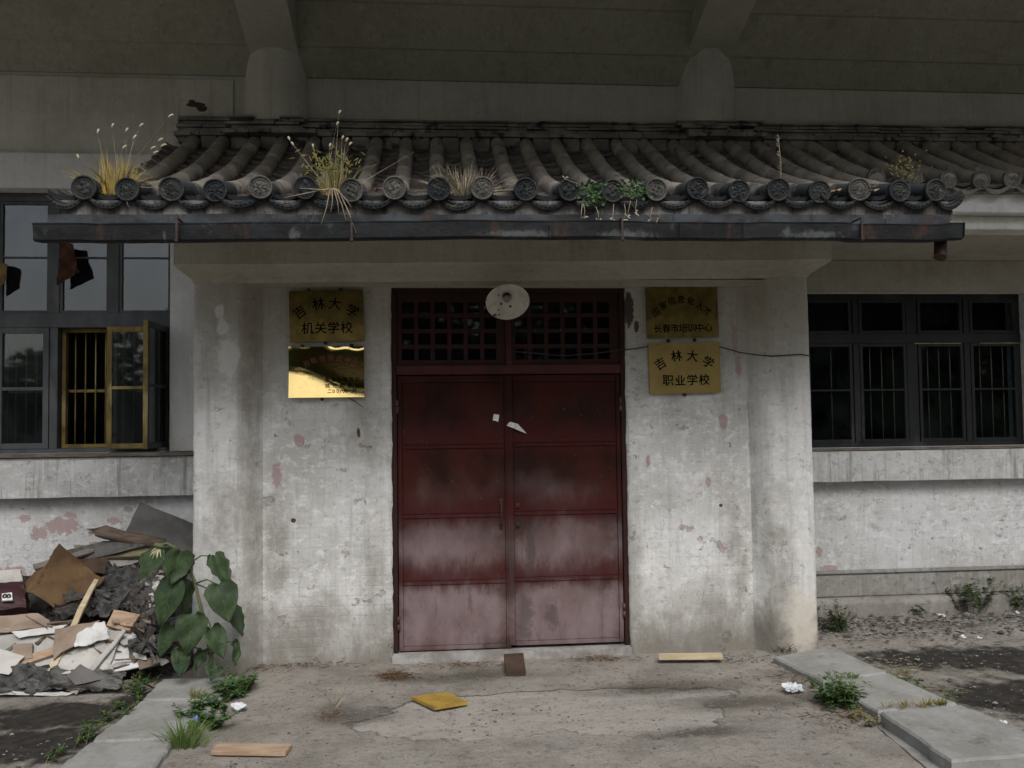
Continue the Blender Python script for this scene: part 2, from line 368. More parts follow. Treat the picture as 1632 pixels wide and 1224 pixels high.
simple('brown_block', (0.075, 0.045, 0.03), (0.045, 0.03, 0.023), 7, 0.9)
simple('yellow_board', (0.36, 0.23, 0.04), (0.25, 0.16, 0.035), 9, 0.8, 0.2, c3=(0.2, 0.14, 0.06))
simple('brown_cardboard', (0.15, 0.095, 0.05), (0.085, 0.052, 0.03), 3.5, 0.9, 0.1, c3=(0.05, 0.035, 0.025))
simple('tan_cardboard', (0.29, 0.225, 0.175), (0.2, 0.15, 0.115), 4, 0.9, 0.1, c3=(0.14, 0.11, 0.09))
simple('dirty_white_board', (0.46, 0.445, 0.41), (0.33, 0.31, 0.28), 4, 0.85, 0.2, c3=(0.3, 0.28, 0.25))
simple('dirty_grey_board', (0.38, 0.37, 0.345), (0.27, 0.26, 0.24), 3, 0.85, 0.2, c3=(0.18, 0.165, 0.145))
simple('clean_white_board', (0.58, 0.575, 0.56), (0.46, 0.45, 0.43), 4, 0.8, 0.2)
simple('grey_board', (0.135, 0.128, 0.12), (0.095, 0.09, 0.085), 5, 0.9, 0.1)
simple('felt_grey', (0.125, 0.122, 0.112), (0.06, 0.058, 0.054), 9, 0.95, 0.05, bump=0.006, c3=(0.17, 0.16, 0.14))
simple('rag_dark', (0.045, 0.042, 0.04), (0.085, 0.075, 0.068), 12, 0.95, 0.05, bump=0.01, c3=(0.02, 0.02, 0.02))
simple('rag_grey', (0.1, 0.098, 0.095), (0.05, 0.05, 0.05), 14, 0.95, 0.05, bump=0.01)
simple('maroon_vinyl', (0.05, 0.018, 0.02), (0.03, 0.013, 0.015), 6, 0.55)
simple('paper_white', (0.68, 0.67, 0.64), (0.55, 0.54, 0.5), 30, 0.9)
simple('black_ink', (0.02, 0.02, 0.02), None, 3, 0.8, bump=0)
simple('plastic_white', (0.6, 0.62, 0.64), (0.45, 0.47, 0.48), 25, 0.4, 0.5)
simple('plastic_blue', (0.03, 0.08, 0.3), None, 25, 0.4, 0.5, bump=0)
simple('letter_black', (0.006, 0.006, 0.005), None, 20, 0.95, 0.0, bump=0)
simple('letter_red', (0.15, 0.03, 0.015), None, 20, 0.5, 0.4, bump=0)
simple('cable_black', (0.03, 0.03, 0.032), None, 20, 0.6, bump=0)
simple('bulb_glass', (0.25, 0.24, 0.22), (0.14, 0.13, 0.12), 20, 0.25, 0.5, bump=0)
simple('sunflower_leaf', (0.024, 0.044, 0.015), (0.038, 0.06, 0.022), 14, 0.6, 0.3, bump=0.004, c3=(0.015, 0.034, 0.016))
simple('leaf_vein', (0.06, 0.1, 0.045), None, 14, 0.6, bump=0)
simple('sunflower_stem', (0.10, 0.13, 0.06), (0.14, 0.13, 0.07), 14, 0.7)
simple('withered_sepal', (0.5, 0.47, 0.3), (0.3, 0.3, 0.15), 30, 0.8)
simple('grass_green', (0.07, 0.12, 0.03), (0.12, 0.15, 0.045), 9, 0.7, bump=0)
simple('grass_yellow', (0.42, 0.29, 0.08), (0.26, 0.21, 0.06), 9, 0.8, bump=0)
simple('grass_olive', (0.13, 0.135, 0.04), (0.24, 0.18, 0.06), 9, 0.8, bump=0)
simple('grass_dry', (0.3, 0.255, 0.18), (0.2, 0.165, 0.115), 9, 0.9, bump=0)
simple('grass_pale', (0.5, 0.45, 0.34), (0.4, 0.33, 0.22), 9, 0.9, bump=0)
simple('straw_brown', (0.15, 0.085, 0.045), (0.09, 0.055, 0.035), 15, 0.95, bump=0)
simple('weed_green', (0.045, 0.10, 0.03), (0.075, 0.14, 0.04), 11, 0.7, bump=0)
simple('weed_dark', (0.03, 0.065, 0.024), (0.05, 0.09, 0.03), 11, 0.7, bump=0)
simple('pebble', (0.25, 0.24, 0.22), (0.12, 0.11, 0.1), 9, 0.9, bump=0)
simple('debris_dark', (0.05, 0.048, 0.045), (0.1, 0.09, 0.08), 9, 0.9, bump=0)
simple('dead_leaf', (0.33, 0.22, 0.13), (0.24, 0.15, 0.09), 9, 0.9, bump=0)


def mat_brass():
    def brass(name, base, tarn, rough, amt, dist):
        n = NT(name)
        t = n.ramp(n.noise(6, 7, rough=0.7), 0.35, 0.65)
        c = n.mix(base, tarn, n.math('MULTIPLY', t, amt))
        c = n.mix(c, (0.06, 0.04, 0.015), n.ramp(n.noise(28, 5), 0.62, 0.74, 0, 0.6))
        nb = n.bump(n.noise(2.2, 2, (1, 1, 1), 0.4), dist, 1.0) if dist else n.bump(n.noise(60, 3), 0.0006, 0.3)
        MATS[name] = n.done(c, rough, 0.5, 1.0, nb)
    brass('brass_tarnished', (0.25, 0.185, 0.06), (0.1, 0.076, 0.026), 0.42, 0.85, 0)
    brass('brass_matt', (0.36, 0.27, 0.1), (0.27, 0.2, 0.075), 0.55, 0.7, 0)
    brass('brass_mirror', (0.8, 0.6, 0.24), (0.62, 0.42, 0.15), 0.06, 0.4, 0)
    n = NT('enamel_shade')
    c = n.mix((0.5, 0.48, 0.42), (0.4, 0.375, 0.31), n.ramp(n.noise(12, 5), 0.4, 0.65))
    c = n.mix(c, (0.03, 0.022, 0.018), n.blobs(bl([(800, 482, 2.4, 2), (815, 486, 2.4, 2), (796, 492, 1.6, 1.5), (797, 499, 1.6, 1.5), (790, 500, 3.5, 2.2), (795, 470, 1.4, 1.2)], 6.0), n.x, n.z, 0.2, 60, 0.3))
    MATS['enamel'] = n.done(c, 0.35, 0.5, 0, None)
    for gname, gkey, ior, dlo, dhi in (('window_glass', 'glass', 1.7, 0.02, 0.12), ('shaded_glass', 'dark_glass', 1.28, 0.0, 0.05)):
        glazing(gname, gkey, ior, dlo, dhi)


def glazing(gname, gkey, ior, dlo, dhi):
    n = NT(gname)
    t = n.t
    tr = t.nodes.new('ShaderNodeBsdfTransparent'); tr.inputs[0].default_value = (0.75, 0.8, 0.82, 1)
    gl = t.nodes.new('ShaderNodeBsdfGlossy'); gl.inputs['Roughness'].default_value = 0.03
    pass
    fr = t.nodes.new('ShaderNodeFresnel'); fr.inputs[0].default_value = ior
    df = t.nodes.new('ShaderNodeBsdfDiffuse'); df.inputs[0].default_value = (0.12, 0.13, 0.135, 1)
    mx = t.nodes.new('ShaderNodeMixShader'); t.links.new(fr.outputs[0], mx.inputs[0])
    t.links.new(tr.outputs[0], mx.inputs[1]); t.links.new(gl.outputs[0], mx.inputs[2])
    m2 = t.nodes.new('ShaderNodeMixShader')      # dust film
    t.links.new(n.ramp(n.noise(3, 6, rough=0.7), 0.35, 0.75, dlo, dhi), m2.inputs[0])
    t.links.new(mx.outputs[0], m2.inputs[1]); t.links.new(df.outputs[0], m2.inputs[2])
    t.links.new(m2.outputs[0], t.nodes['Material Output'].inputs[0])
    MATS[gkey] = n.m


mat_brass()


def gb(lst):        # ground ellipses from pixels: (px, py, half width px, half height px)
    out = []
    for x, y, rx, ry in lst:
        p = P(x, y, Z=0); a = P(x + rx, y, Z=0); b = P(x, y + ry, Z=0); c = P(x, y - ry, Z=0)
        out.append((p.x, (b.y + c.y) / 2, abs(a.x - p.x), abs(c.y - b.y) / 2))
    return out


def mat_ground():
    n = NT('dusty_ground')
    c = n.mix((0.28, 0.256, 0.222), (0.2, 0.182, 0.156), n.ramp(n.noise(2.2, 7, rough=0.68), 0.4, 0.62))
    c = n.mix(c, (0.265, 0.25, 0.222), n.ramp(n.noise(1.1, 6, rough=0.65, off=(4, 4, 0)), 0.52, 0.66, 0, 0.7))
    # worn concrete skin
    patch = n.blobs(gb([(760, 1150, 190, 30), (1010, 1145, 150, 28), (900, 1120, 300, 20)]), n.x, n.y, 0.05, 5, 0.35)
    c = n.mix(c, n.mix((0.35, 0.325, 0.29), (0.29, 0.268, 0.238), n.ramp(n.noise(3, 6, (0.6, 2, 1)), 0.4, 0.65)), n.math('MULTIPLY', patch, 0.85))
    rim = n.math('MULTIPLY', patch, n.math('SUBTRACT', 1.0, patch))
    c = n.mix(c, (0.09, 0.08, 0.066), n.math('MULTIPLY', rim, 2.6))
    damp = n.blobs(gb([(1060, 1098, 110, 10), (1180, 1120, 90, 12), (560, 1140, 60, 12), (1120, 1168, 80, 8), (740, 1078, 90, 9)]), n.x, n.y, 0.8, 4, 0.9)
    c = n.mix(c, (0.075, 0.068, 0.055), n.math('MULTIPLY', damp, 0.85))
    c = n.mix(c, (0.06, 0.052, 0.045), n.ramp(n.noise(16, 7, rough=0.8, off=(2, 2, 2)), 0.52, 0.66, 0, 0.7))
    c = n.mix(c, (0.31, 0.29, 0.255), n.ramp(n.noise(28, 6, rough=0.8, off=(8, 2, 2)), 0.54, 0.66, 0, 0.6))
    c = n.mix(c, (0.05, 0.045, 0.04), n.ramp(n.noise(75, 2, off=(8, 8, 2)), 0.62, 0.7, 0, 0.75))
    c = n.mix(c, (0.42, 0.4, 0.37), n.ramp(n.noise(62, 2, off=(5, 2, 2)), 0.65, 0.72, 0, 0.7))
    soil = n.blobs(gb([(1510, 1047, 150, 19), (1680, 1110, 190, 36), (1660, 1052, 120, 24), (90, 1142, 120, 22), (40, 1190, 140, 30), (220, 1118, 50, 14), (1440, 1052, 50, 8)]), n.x, n.y, 0.3, 7, 0.75)
    c = n.mix(c, n.mix((0.016, 0.0145, 0.012), (0.036, 0.032, 0.027), n.ramp(n.noise(14, 6), 0.4, 0.65)), n.math('MULTIPLY', soil, 0.95))
    h = n.math('ADD', n.noise(18, 8, rough=0.72), n.math('MULTIPLY', n.noise(80, 3), 0.35))
    nb = n.bump(h, 0.03, 0.6)
    nb = n.bump(patch, 0.015, 0.8, nb)
    MATS['ground'] = n.done(c, 0.92, 0.15, 0, nb)


mat_ground()


# ------------------------------------------------------------------ mesh helpers
def tag(o, label=None, cat=None, group=None, kind=None):
    if label: o['label'] = label
    if cat: o['category'] = cat
    if group: o['group'] = group
    if kind: o['kind'] = kind
    return o


def thing(name, loc, label, cat, group=None):
    o = bpy.data.objects.new(name, None)
    o.empty_display_size = 0.1
    col.objects.link(o)
    o.location = loc
    return tag(o, label, cat, group)


def wloc(o):
    v = Vector(o.location)
    while o.parent: o = o.parent; v += Vector(o.location)
    return v


class MB:
    def __init__(s): s.v = []; s.f = []; s.sm = []

    def add(s, vs, fs, smooth=False):
        k = len(s.v)
        s.v += [tuple(v) for v in vs]
        s.f += [tuple(i + k for i in f) for f in fs]
        s.sm += [smooth] * len(fs)
        return s

    def box(s, x0, x1, y0, y1, z0, z1):
        x0, x1 = sorted((x0, x1)); y0, y1 = sorted((y0, y1)); z0, z1 = sorted((z0, z1))
        v = [(x, y, z) for z in (z0, z1) for y in (y0, y1) for x in (x0, x1)]
        return s.add(v, [(0, 2, 3, 1), (4, 5, 7, 6), (0, 1, 5, 4), (2, 6, 7, 3), (0, 4, 6, 2), (1, 3, 7, 5)])

    def tube(s, pts, rad, n=8, cap=True):
        pts = [Vector(p) for p in pts]
        rad = rad if isinstance(rad, (list, tuple)) else [rad] * len(pts)
        vs, fs = [], []
        ref = None
        for i, p in enumerate(pts):
            t = (pts[min(i + 1, len(pts) - 1)] - pts[max(i - 1, 0)]).normalized()
            if ref is None: ref = t.orthogonal().normalized()
            a = (ref - t * ref.dot(t))
            a = a.normalized() if a.length > 1e-6 else t.orthogonal().normalized()
            ref = a
            b = t.cross(a)
            for k in range(n):
                q = 2 * math.pi * k / n
                vs.append(p + (a * math.cos(q) + b * math.sin(q)) * rad[i])
        for i in range(len(pts) - 1):
            for k in range(n):
                fs.append((i * n + k, i * n + (k + 1) % n, (i + 1) * n + (k + 1) % n, (i + 1) * n + k))
        s.add(vs, fs, True)
        if cap:
            k0 = len(s.v) - len(vs)
            s.f.append(tuple(k0 + k for k in reversed(range(n)))); s.sm.append(False)
            e = k0 + (len(pts) - 1) * n
            s.f.append(tuple(e + k for k in range(n))); s.sm.append(False)
        return s

    def lathe(s, prof, origin, axis, n=24, fn=None, smooth=True):
        """prof: [(r, h)] turned round axis through origin; fn(r, ang, h)->h"""
        ax = Vector(axis).normalized(); a = ax.orthogonal().normalized(); b = ax.cross(a); o = Vector(origin)
        vs, fs = [], []
        for r, h in prof:
            for k in range(n):
                q = 2 * math.pi * k / n
                hh = fn(r, q, h) if fn else h
                vs.append(o + (a * math.cos(q) + b * math.sin(q)) * r + ax * hh)
        for i in range(len(prof) - 1):
            for k in range(n):
                fs.append((i * n + k, i * n + (k + 1) % n, (i + 1) * n + (k + 1) % n, (i + 1) * n + k))
        return s.add(vs, fs, smooth)

    def extrude(s, poly, a, b):
        """poly: list of 3-D points (one end); a->b vector offset to the other end"""
        n = len(poly); d = Vector(b) - Vector(a)
        vs = [Vector(p) for p in poly] + [Vector(p) + d for p in poly]
        fs = [tuple(range(n)), tuple(reversed(range(n, 2 * n)))] + [(i, n + i, n + (i + 1) % n, (i + 1) % n) for i in range(n)]
        return s.add(vs, fs)

    def xprism(s, yz, x0, x1):
        return s.extrude([(x0, y, z) for y, z in yz], (x0, 0, 0), (x1, 0, 0))

    def sheet(s, c, n=14, m=14, amp=0.0, thick=0.004, freq=6.0, ragged=0.0, fold=None, seed=0.0, drape=None):
        """crumpled board or cloth between 4 corners (clockwise), c0 top-left"""
        c = [Vector(p) for p in c]
        nrm = (c[1] - c[0]).cross(c[3] - c[0]).normalized()
        if nrm.y > 0: nrm = -nrm
        vs = []
        for back in (0, 1):
            for j in range(m + 1):
                for i in range(n + 1):
                    u, v = i / n, j / m
                    p = c[0] * (1 - u) * (1 - v) + c[1] * u * (1 - v) + c[2] * u * v + c[3] * (1 - u) * v
                    q = p * freq + Vector((seed, seed * 1.7, 0))
                    h = amp * (1.6 * (0.5 - abs(mn.noise(q))) + 0.7 * mn.noise(q * 2.3))
                    if drape:      # cloth folds running along u
                        g = Vector((u * drape[0] + seed * 3.1, v * drape[1] + 0.8 * mn.noise((u * 3, v * 2, seed)), seed))
                        h = amp * (1.5 * (0.45 - abs(mn.noise(g))) + 0.5 * mn.noise(g * 2.1)) + amp * 0.5 * mn.noise((u * 2.5, v * 2.5, seed))
                    if fold: h += fold(u, v)
                    if ragged and (i in (0, n) or j in (0, m)):
                        p = p + Vector((mn.noise(q * 3), mn.noise(q * 3 + Vector((9, 0, 0))), mn.noise(q * 3 + Vector((0, 9, 0))))) * ragged
                    vs.append(p + nrm * (h - thick * back))
        N = (n + 1) * (m + 1); fs = []
        for j in range(m):
            for i in range(n):
                a = j * (n + 1) + i
                fs.append((a, a + n + 1, a + n + 2, a + 1)); fs.append((N + a, N + a + 1, N + a + n + 2, N + a + n + 1))
        per = [i for i in range(n)] + [j * (n + 1) + n for j in range(m)] + [m * (n + 1) + i for i in range(n, 0, -1)] + [j * (n + 1) for j in range(m, 0, -1)]
        for k, a in enumerate(per):
            b = per[(k + 1) % len(per)]
            fs.append((a, b, N + b, N + a))
        return s.add(vs, fs, False)

    def build(s, name, mat, parent=None, bevel=0.0, smooth=None, origin=None):
        me = bpy.data.meshes.new(name)
        o = Vector(origin) if origin is not None else (wloc(parent) if parent else Vector((0, 0, 0)))
        me.from_pydata([Vector(v) - o for v in s.v], [], s.f)
        me.polygons.foreach_set('use_smooth', [smooth if smooth is not None else q for q in s.sm])
        bm = bmesh.new(); bm.from_mesh(me)
        bmesh.ops.recalc_face_normals(bm, faces=bm.faces)
        if bevel:
            ed = [e for e in bm.edges if len(e.link_faces) == 2 and e.calc_face_angle(0) > 0.6]
            bmesh.ops.bevel(bm, geom=ed, offset=bevel, segments=2, affect='EDGES', clamp_overlap=True)
        bm.to_mesh(me); bm.free()
        me.materials.append(MATS[mat] if isinstance(mat, str) else mat)
        ob = bpy.data.objects.new(name, me)
        col.objects.link(ob)
        if parent: ob.parent = parent
        else: ob.location = o
        return ob


def single(name, mb, mat, label, cat, group=None, bevel=0.0, smooth=None):
    """a thing that is one mesh, its origin at its lowest centre"""
    n = len(mb.v)
    o = (sum(v[0] for v in mb.v) / n, sum(v[1] for v in mb.v) / n, min(v[2] for v in mb.v))
    return tag(mb.build(name, mat, None, bevel, smooth, o), label, cat, group)


# ------------------------------------------------------------------ ground
def ground():
    def axis(lo, hi, st, far):
        a = [lo + st * i for i in range(int((hi - lo) / st) + 1)]
        return [-q for q in far if -q < lo] + a + [q for q in far if q > hi]
    far = [400, 150, 60, 25, 12]
    xs = axis(-4.5, 6.2, 0.05, [400, 150, 60, 25, 12, 8]); ys = axis(3.0, 7.6, 0.05, [400, 150, 60, 25, 12])
    xs.sort(); ys.sort()
    mb = MB(); vs = []; fs = []
    for y in ys:
        for x in xs:
            z = 0.0
            if -4.6 < x < 6.3 and 2.9 < y < 7.7:
                z = 0.010 * mn.noise((x * 1.6, y * 1.6, 0)) + 0.006 * mn.noise((x * 6, y * 6, 3)) + 0.004 * mn.noise((x * 15, y * 15, 5))
                side = max(0, min(1, (x - 3.0) / 0.5))
                z += side * (0.03 * mn.noise((x * 2.4, y * 3, 9)) + 0.012 * mn.noise((x * 11, y * 11, 2)) - 0.015)
            vs.append((x, y, z))
    nx = len(xs)
    for j in range(len(ys) - 1):
        for i in range(nx - 1):
            a = j * nx + i
            fs.append((a, a + 1, a + nx + 1, a + nx))
    mb.add(vs, fs, True)
    return tag(mb.build('ground', 'ground'), kind='structure')


ground()

# ------------------------------------------------------------------ the building
B = thing('school_building', (0.56, 6.4, 0), 'weathered white school building with red double door and grey tiled porch roof', 'building')
XL, XR = -4.6, 9.0               # sides of what is modelled
YW = 7.5                         # main wall
wz = {}
# left window opening
LX0, LX1 = -4.3, px_x(274, YW)
LZ0, LZ1 = px_z(722, YW, 100), px_z(305, YW, 100)
RX0, RX1 = 2.95, px_x(1640, YW)
RZ0, RZ1 = px_z(712, YW, 1450), px_z(466, YW, 1450)


def walls():
    m = MB()
    y0, y1 = YW, YW + 0.3
    top = 4.3
    m.box(XL, LX0, y0, y1, -0.1, top)
    m.box(LX0, LX1, y0, y1, -0.1, LZ0); m.box(LX0, LX1, y0, y1, LZ1, top)
    m.box(LX1, RX0, y0, y1, -0.1, top)
    m.box(RX0, RX1, y0, y1, -0.1, RZ0); m.box(RX0, RX1, y0, y1, RZ1, top)
    m.box(RX1, XR, y0, y1, -0.1, top)
    m.build('wall', 'main_plaster', B)
    m = MB(); m.box(XL, XR, y0 + 0.004, y1, top, 5.4)
    m.build('upper_wall', 'upper_plaster', B)
    zt, zb = px_z(247, 7.46, 100), LZ1
    m = MB(); m.box(XL, -1.95, 7.40, YW - 0.002, zb, zt)
    m.build('lintel_band', 'white_plaster', B, 0.006)
    m = MB(); m.box(LX1 + 0.01, -1.62, 7.40, YW - 0.002, LZ0 + 0.002, zb - 0.002)
    m.build('window_pier', 'white_plaster', B, 0.006)  # paler plaster than the wall: light on this strip put into colour
    m = MB(); m.box(XL, -1.66, 7.485, YW - 0.002, zt + 0.002, 4.62)
    m.build('upper_panel', 'upper_plaster', B)
    # dark rooms behind the windows
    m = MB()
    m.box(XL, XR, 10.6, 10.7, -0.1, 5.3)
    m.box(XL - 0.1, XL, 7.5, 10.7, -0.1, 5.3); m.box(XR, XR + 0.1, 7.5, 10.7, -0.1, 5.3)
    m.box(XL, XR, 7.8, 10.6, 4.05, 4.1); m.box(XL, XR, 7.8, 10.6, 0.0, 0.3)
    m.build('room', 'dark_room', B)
    # ledges
    for (xa, xb, ya, yb, px) in ((XL, -1.66, 730, 793, 100), (2.83, XR, 718, 765.5, 1450)):
        m = MB(); z1 = px_z(ya, 7.36, px); z0 = px_z(yb, 7.36, px)
        n = 40
        for i in range(n):           # slightly uneven lower arris
            a = xa + (xb - xa) * i / n; b = xa + (xb - xa) * (i + 1) / n
            da = 0.006 * mn.noise((a * 3, 0, 0)); db = 0.006 * mn.noise((b * 3, 0, 0))
            m.add([(a, 7.36 + da, z0 + da), (b, 7.36 + db, z0 + db), (b, 7.36 + db, z1), (a, 7.36 + da, z1), (a, YW, z0 + da), (b, YW, z0 + db), (b, YW, z1 + 0.012), (a, YW, z1 + 0.012)],
                  [(0, 1, 2, 3), (0, 4, 5, 1), (3, 2, 6, 7)])
        m.build('sill_ledge', 'ledge_plaster', B)
    # plinth courses on the right and left
    m = MB()
    zg = 0.37
    m.box(2.82, XR, 7.455, YW - 0.002, zg - 0.03, zg)
    m.box(2.82, XR, 7.475, YW - 0.002, 0.14, zg - 0.032)
    m.xprism([(7.40, -0.05), (7.40, 0.09), (7.44, 0.13), (YW - 0.002, 0.138), (YW - 0.002, -0.05)], 2.82, XR)
    m.build('plinth', 'plinth_plaster', B, 0.006)
    m = MB(); m.box(XL, -1.66, 7.46, YW - 0.002, -0.05, 0.35)
    m.build('plinth', 'plinth_plaster', B, 0.006)


walls()


def porch():
    # one pier: rounded plan, lofted, slightly uneven
    def pier(sgn):
        xo = -1.665 if sgn < 0 else 2.80     # outer face
        xi = -1.19 if sgn < 0 else 2.335      # inner corner at the niche
        w_ = abs(xi - xo)
        plan = [(0.0, 7.49), (0.0, 7.0), (0.0, 6.6), (0.0, 6.36)]
        for k in range(7):
            a = math.pi / 2 * k / 6
            plan.append((0.05 - 0.05 * math.cos(a), 6.31 - 0.05 * math.sin(a)))
        for k in range(1, 9): plan.append((0.05 + (w_ - 0.21) * k / 8, 6.26))
        for k in range(1, 8):
            t = k / 7
            plan.append((w_ - 0.16 + 0.16 * t, 6.26 + 0.15 * (3 * t * t - 2 * t ** 3)))
        m = MB(); vs = []; fs = []
        nz = 60; n = len(plan)
        for j in range(nz + 1):
            z = -0.06 + (2.80 + 0.06) * j / nz
            for i, (d, y) in enumerate(plan):
                x = xo + (d if sgn < 0 else -d)
                x += -sgn * 0.012 * (z / 2.8) if sgn > 0 else 0
                q = Vector((x * 2.2, y * 2.2, z * 1.6))
                e = 0.008 * mn.noise(q) + 0.004 * mn.noise(q * 4) + (0.004 * mn.noise(q * 11))
                vs.append((x + e, y + e, z))
        for j in range(nz):
            for i in range(n - 1):
                a = j * n + i
                fs.append((a, a + 1, a + n + 1, a + n))
        m.add(vs, fs, True)
        return m.build('pillar', 'pillar_plaster', B)
    pier(-1); pier(1)
    # niche wall either side of the door
    def niche(x0, x1):
        m = MB(); vs = []; fs = []; nx, nz = 36, 90
        for j in range(nz + 1):
            for i in range(nx + 1):
                x = x0 + (x1 - x0) * i / nx; z = -0.06 + 2.80 * j / nz
                q = Vector((x * 2.2, 3, z * 1.8))
                e = 0.006 * mn.noise(q) + 0.004 * mn.noise(q * 5)
                ex = 0.0
                if (i == 0 and x0 > 0.5) or (i == nx and x1 < 0.5):
                    ex = 0.008 * mn.noise((z * 7, x0, 0)) + 0.006 * mn.noise((z * 21, x0, 4))
                vs.append((x + ex, 6.4 + e, z))
        for j in range(nz):
            for i in range(nx):
                a = j * (nx + 1) + i
                fs.append((a, a + 1, a + nx + 2, a + nx + 1))
        k = len(vs)                           # the reveal beside the door
        side = nx if x1 < 0.5 else 0
        for j in range(nz + 1):
            p = vs[j * (nx + 1) + side]
            vs.append((p[0], 6.62, p[2]))
        for j in range(nz):
            a = j * (nx + 1) + side
            fs.append((a, a + nx + 1, k + j + 1, k + j))
        m.add(vs, fs, True)
        m.build('porch_wall', 'porch_plaster', B)
    niche(-1.21, -0.30); niche(1.425, 2.355)
    m = MB(); m.box(-1.3, 2.45, 6.295, 6.7, 2.695, 2.86)
    m.build('door_lintel', 'beam_plaster', B, 0.008)
    # beam over the pillars with a sloping underside
    m = MB()
    lv = [(2.725, 6.262, -1.655, 2.775), (2.75, 6.24, -1.665, 2.79), (2.81, 6.06, -1.725, 2.865), (2.822, 6.045, -1.73, 2.87), (2.99, 6.045, -1.73, 2.87)]
    vs = []; fs = []; n = 24
    for z, y, xa, xb in lv:
        vs.append((xa, 7.48, z))
        for i in range(n + 1):
            x = xa + (xb - xa) * i / n
            vs.append((x, y + 0.004 * mn.noise((x * 3, z * 9, 0)), z + 0.012 * (x - 0.56) + 0.004 * mn.noise((x * 2, z * 2, 7))))
        vs.append((xb, 7.48, z))
    N = n + 3
    for j in range(len(lv) - 1):
        for i in range(N - 1):
            a = j * N + i
            fs.append((a, a + 1, a + N + 1, a + N))
    m.add(vs, fs)
    # underside between pillars back to the lintel
    m.box(-1.62, 2.74, 6.264, 6.5, 2.727, 2.735)
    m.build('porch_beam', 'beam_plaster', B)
    # raised doorstep
    m = MB(); m.box(-0.31, 1.43, 6.37, 6.62, -0.05, 0.062)
    m.build('threshold', 'threshold_concrete', B, 0.01)


porch()


def overhang():
    # stepped cornice and ceiling of the storey that juts out over the entrance (side profile run along the facade)
    z0 = 4.655
    za, zb = px_z(84, 7.37), px_z(12, 7.2)
    prof = [(7.5, z0), (7.47, z0), (7.37, za), (7.345, za + 0.005), (7.20, zb), (7.17, zb + 0.005), (6.9, zb + 0.25), (6.3, 5.42), (OVER_Y + 0.3, 5.42), (OVER_Y + 0.3, OVER_Z - 0.25), (OVER_Y, OVER_Z - 0.25), (OVER_Y, OVER_Z + 1.6), (10.8, OVER_Z + 1.6), (10.8, 5.35), (7.5, 5.35)]
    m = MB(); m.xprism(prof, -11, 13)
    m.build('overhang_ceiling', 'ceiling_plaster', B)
    for pa, pb in ((385, 490), (1083, 1179)):
        xa, xb = px_x(pa, 7.4, 160), px_x(pb, 7.4, 160)
        cx, r = (xa + xb) / 2, (xb - xa) / 2 * 1.01
        m = MB()
        m.lathe([(r, 4.2), (r, 4.3), (r * 0.995, 4.5), (r * 0.98, 4.7), (r * 0.95, 4.85), (r * 0.9, 5.0)], (cx, 7.565, 0), (0, 0, 1), 48)
        m.build('column', 'upper_plaster', B)
        # curved bracket from the column head up to the ceiling
        m = MB(); hw = 0.2
        pp = (pa + pb) / 2
        key = [(7.42, 4.8)] + [(y_, px_z(p_, y_, pp)) for y_, p_ in ((7.325, 78), (7.2, 62), (7.06, 42), (6.92, 20), (6.78, 0))] + [(6.4, 5.3), (5.8, 5.42)]
        pts = []
        for (ya, za), (yb, zb) in zip(key[:-1], key[1:]):
            pts += [(ya + (yb - ya) * q / 2, za + (zb - za) * q / 2) for q in (0, 1)]
        pts.append(key[-1])
        for k in range(len(pts) - 1):
            (ya, za), (yb, zb) = pts[k], pts[k + 1]
            wa = wb = hw
            v = [(cx - wa, ya, za), (cx + wa, ya, za), (cx + wb, yb, zb), (cx - wb, yb, zb), (cx - wa, ya, 5.6), (cx + wa, ya, 5.6), (cx + wb, yb, 5.6), (cx - wb, yb, 5.6)]
            m.add(v, [(0, 1, 2, 3), (0, 3, 7, 4), (1, 5, 6, 2)], False)
        m.build('ceiling_bracket', 'bracket_plaster', B)


overhang()


# ------------------------------------------------------------------ tiled roof
EY, RY = 5.1, 7.3


def tilt(x): return 0.0085 * (x - 0.56)
def zr(Y):                      # height of the roll axis
    t = (Y - EY) / (RY - EY)
    return 3.075 + 0.975 * (0.53 * t + 0.47 * t * t)


PORCH_X = [-1.935, -1.70, -1.456, -1.217, -0.96, -0.711, -0.457, -0.205, 0.039, 0.292, 0.552, 0.81, 1.062, 1.322, 1.574, 1.83, 2.08, 2.336, 2.582, 2.826, 3.066]
WING_X = [3.31, 3.56, 3.905, 4.155, 4.40, 4.65, 4.90, 5.15, 5.40, 5.65, 5.9]
WING_X = [3.32, 3.60, 3.885, 4.145, 4.395, 4.645, 4.895, 5.145, 5.395, 5.645, 5.895] + [6.145 + 0.25 * i for i in range(10)]


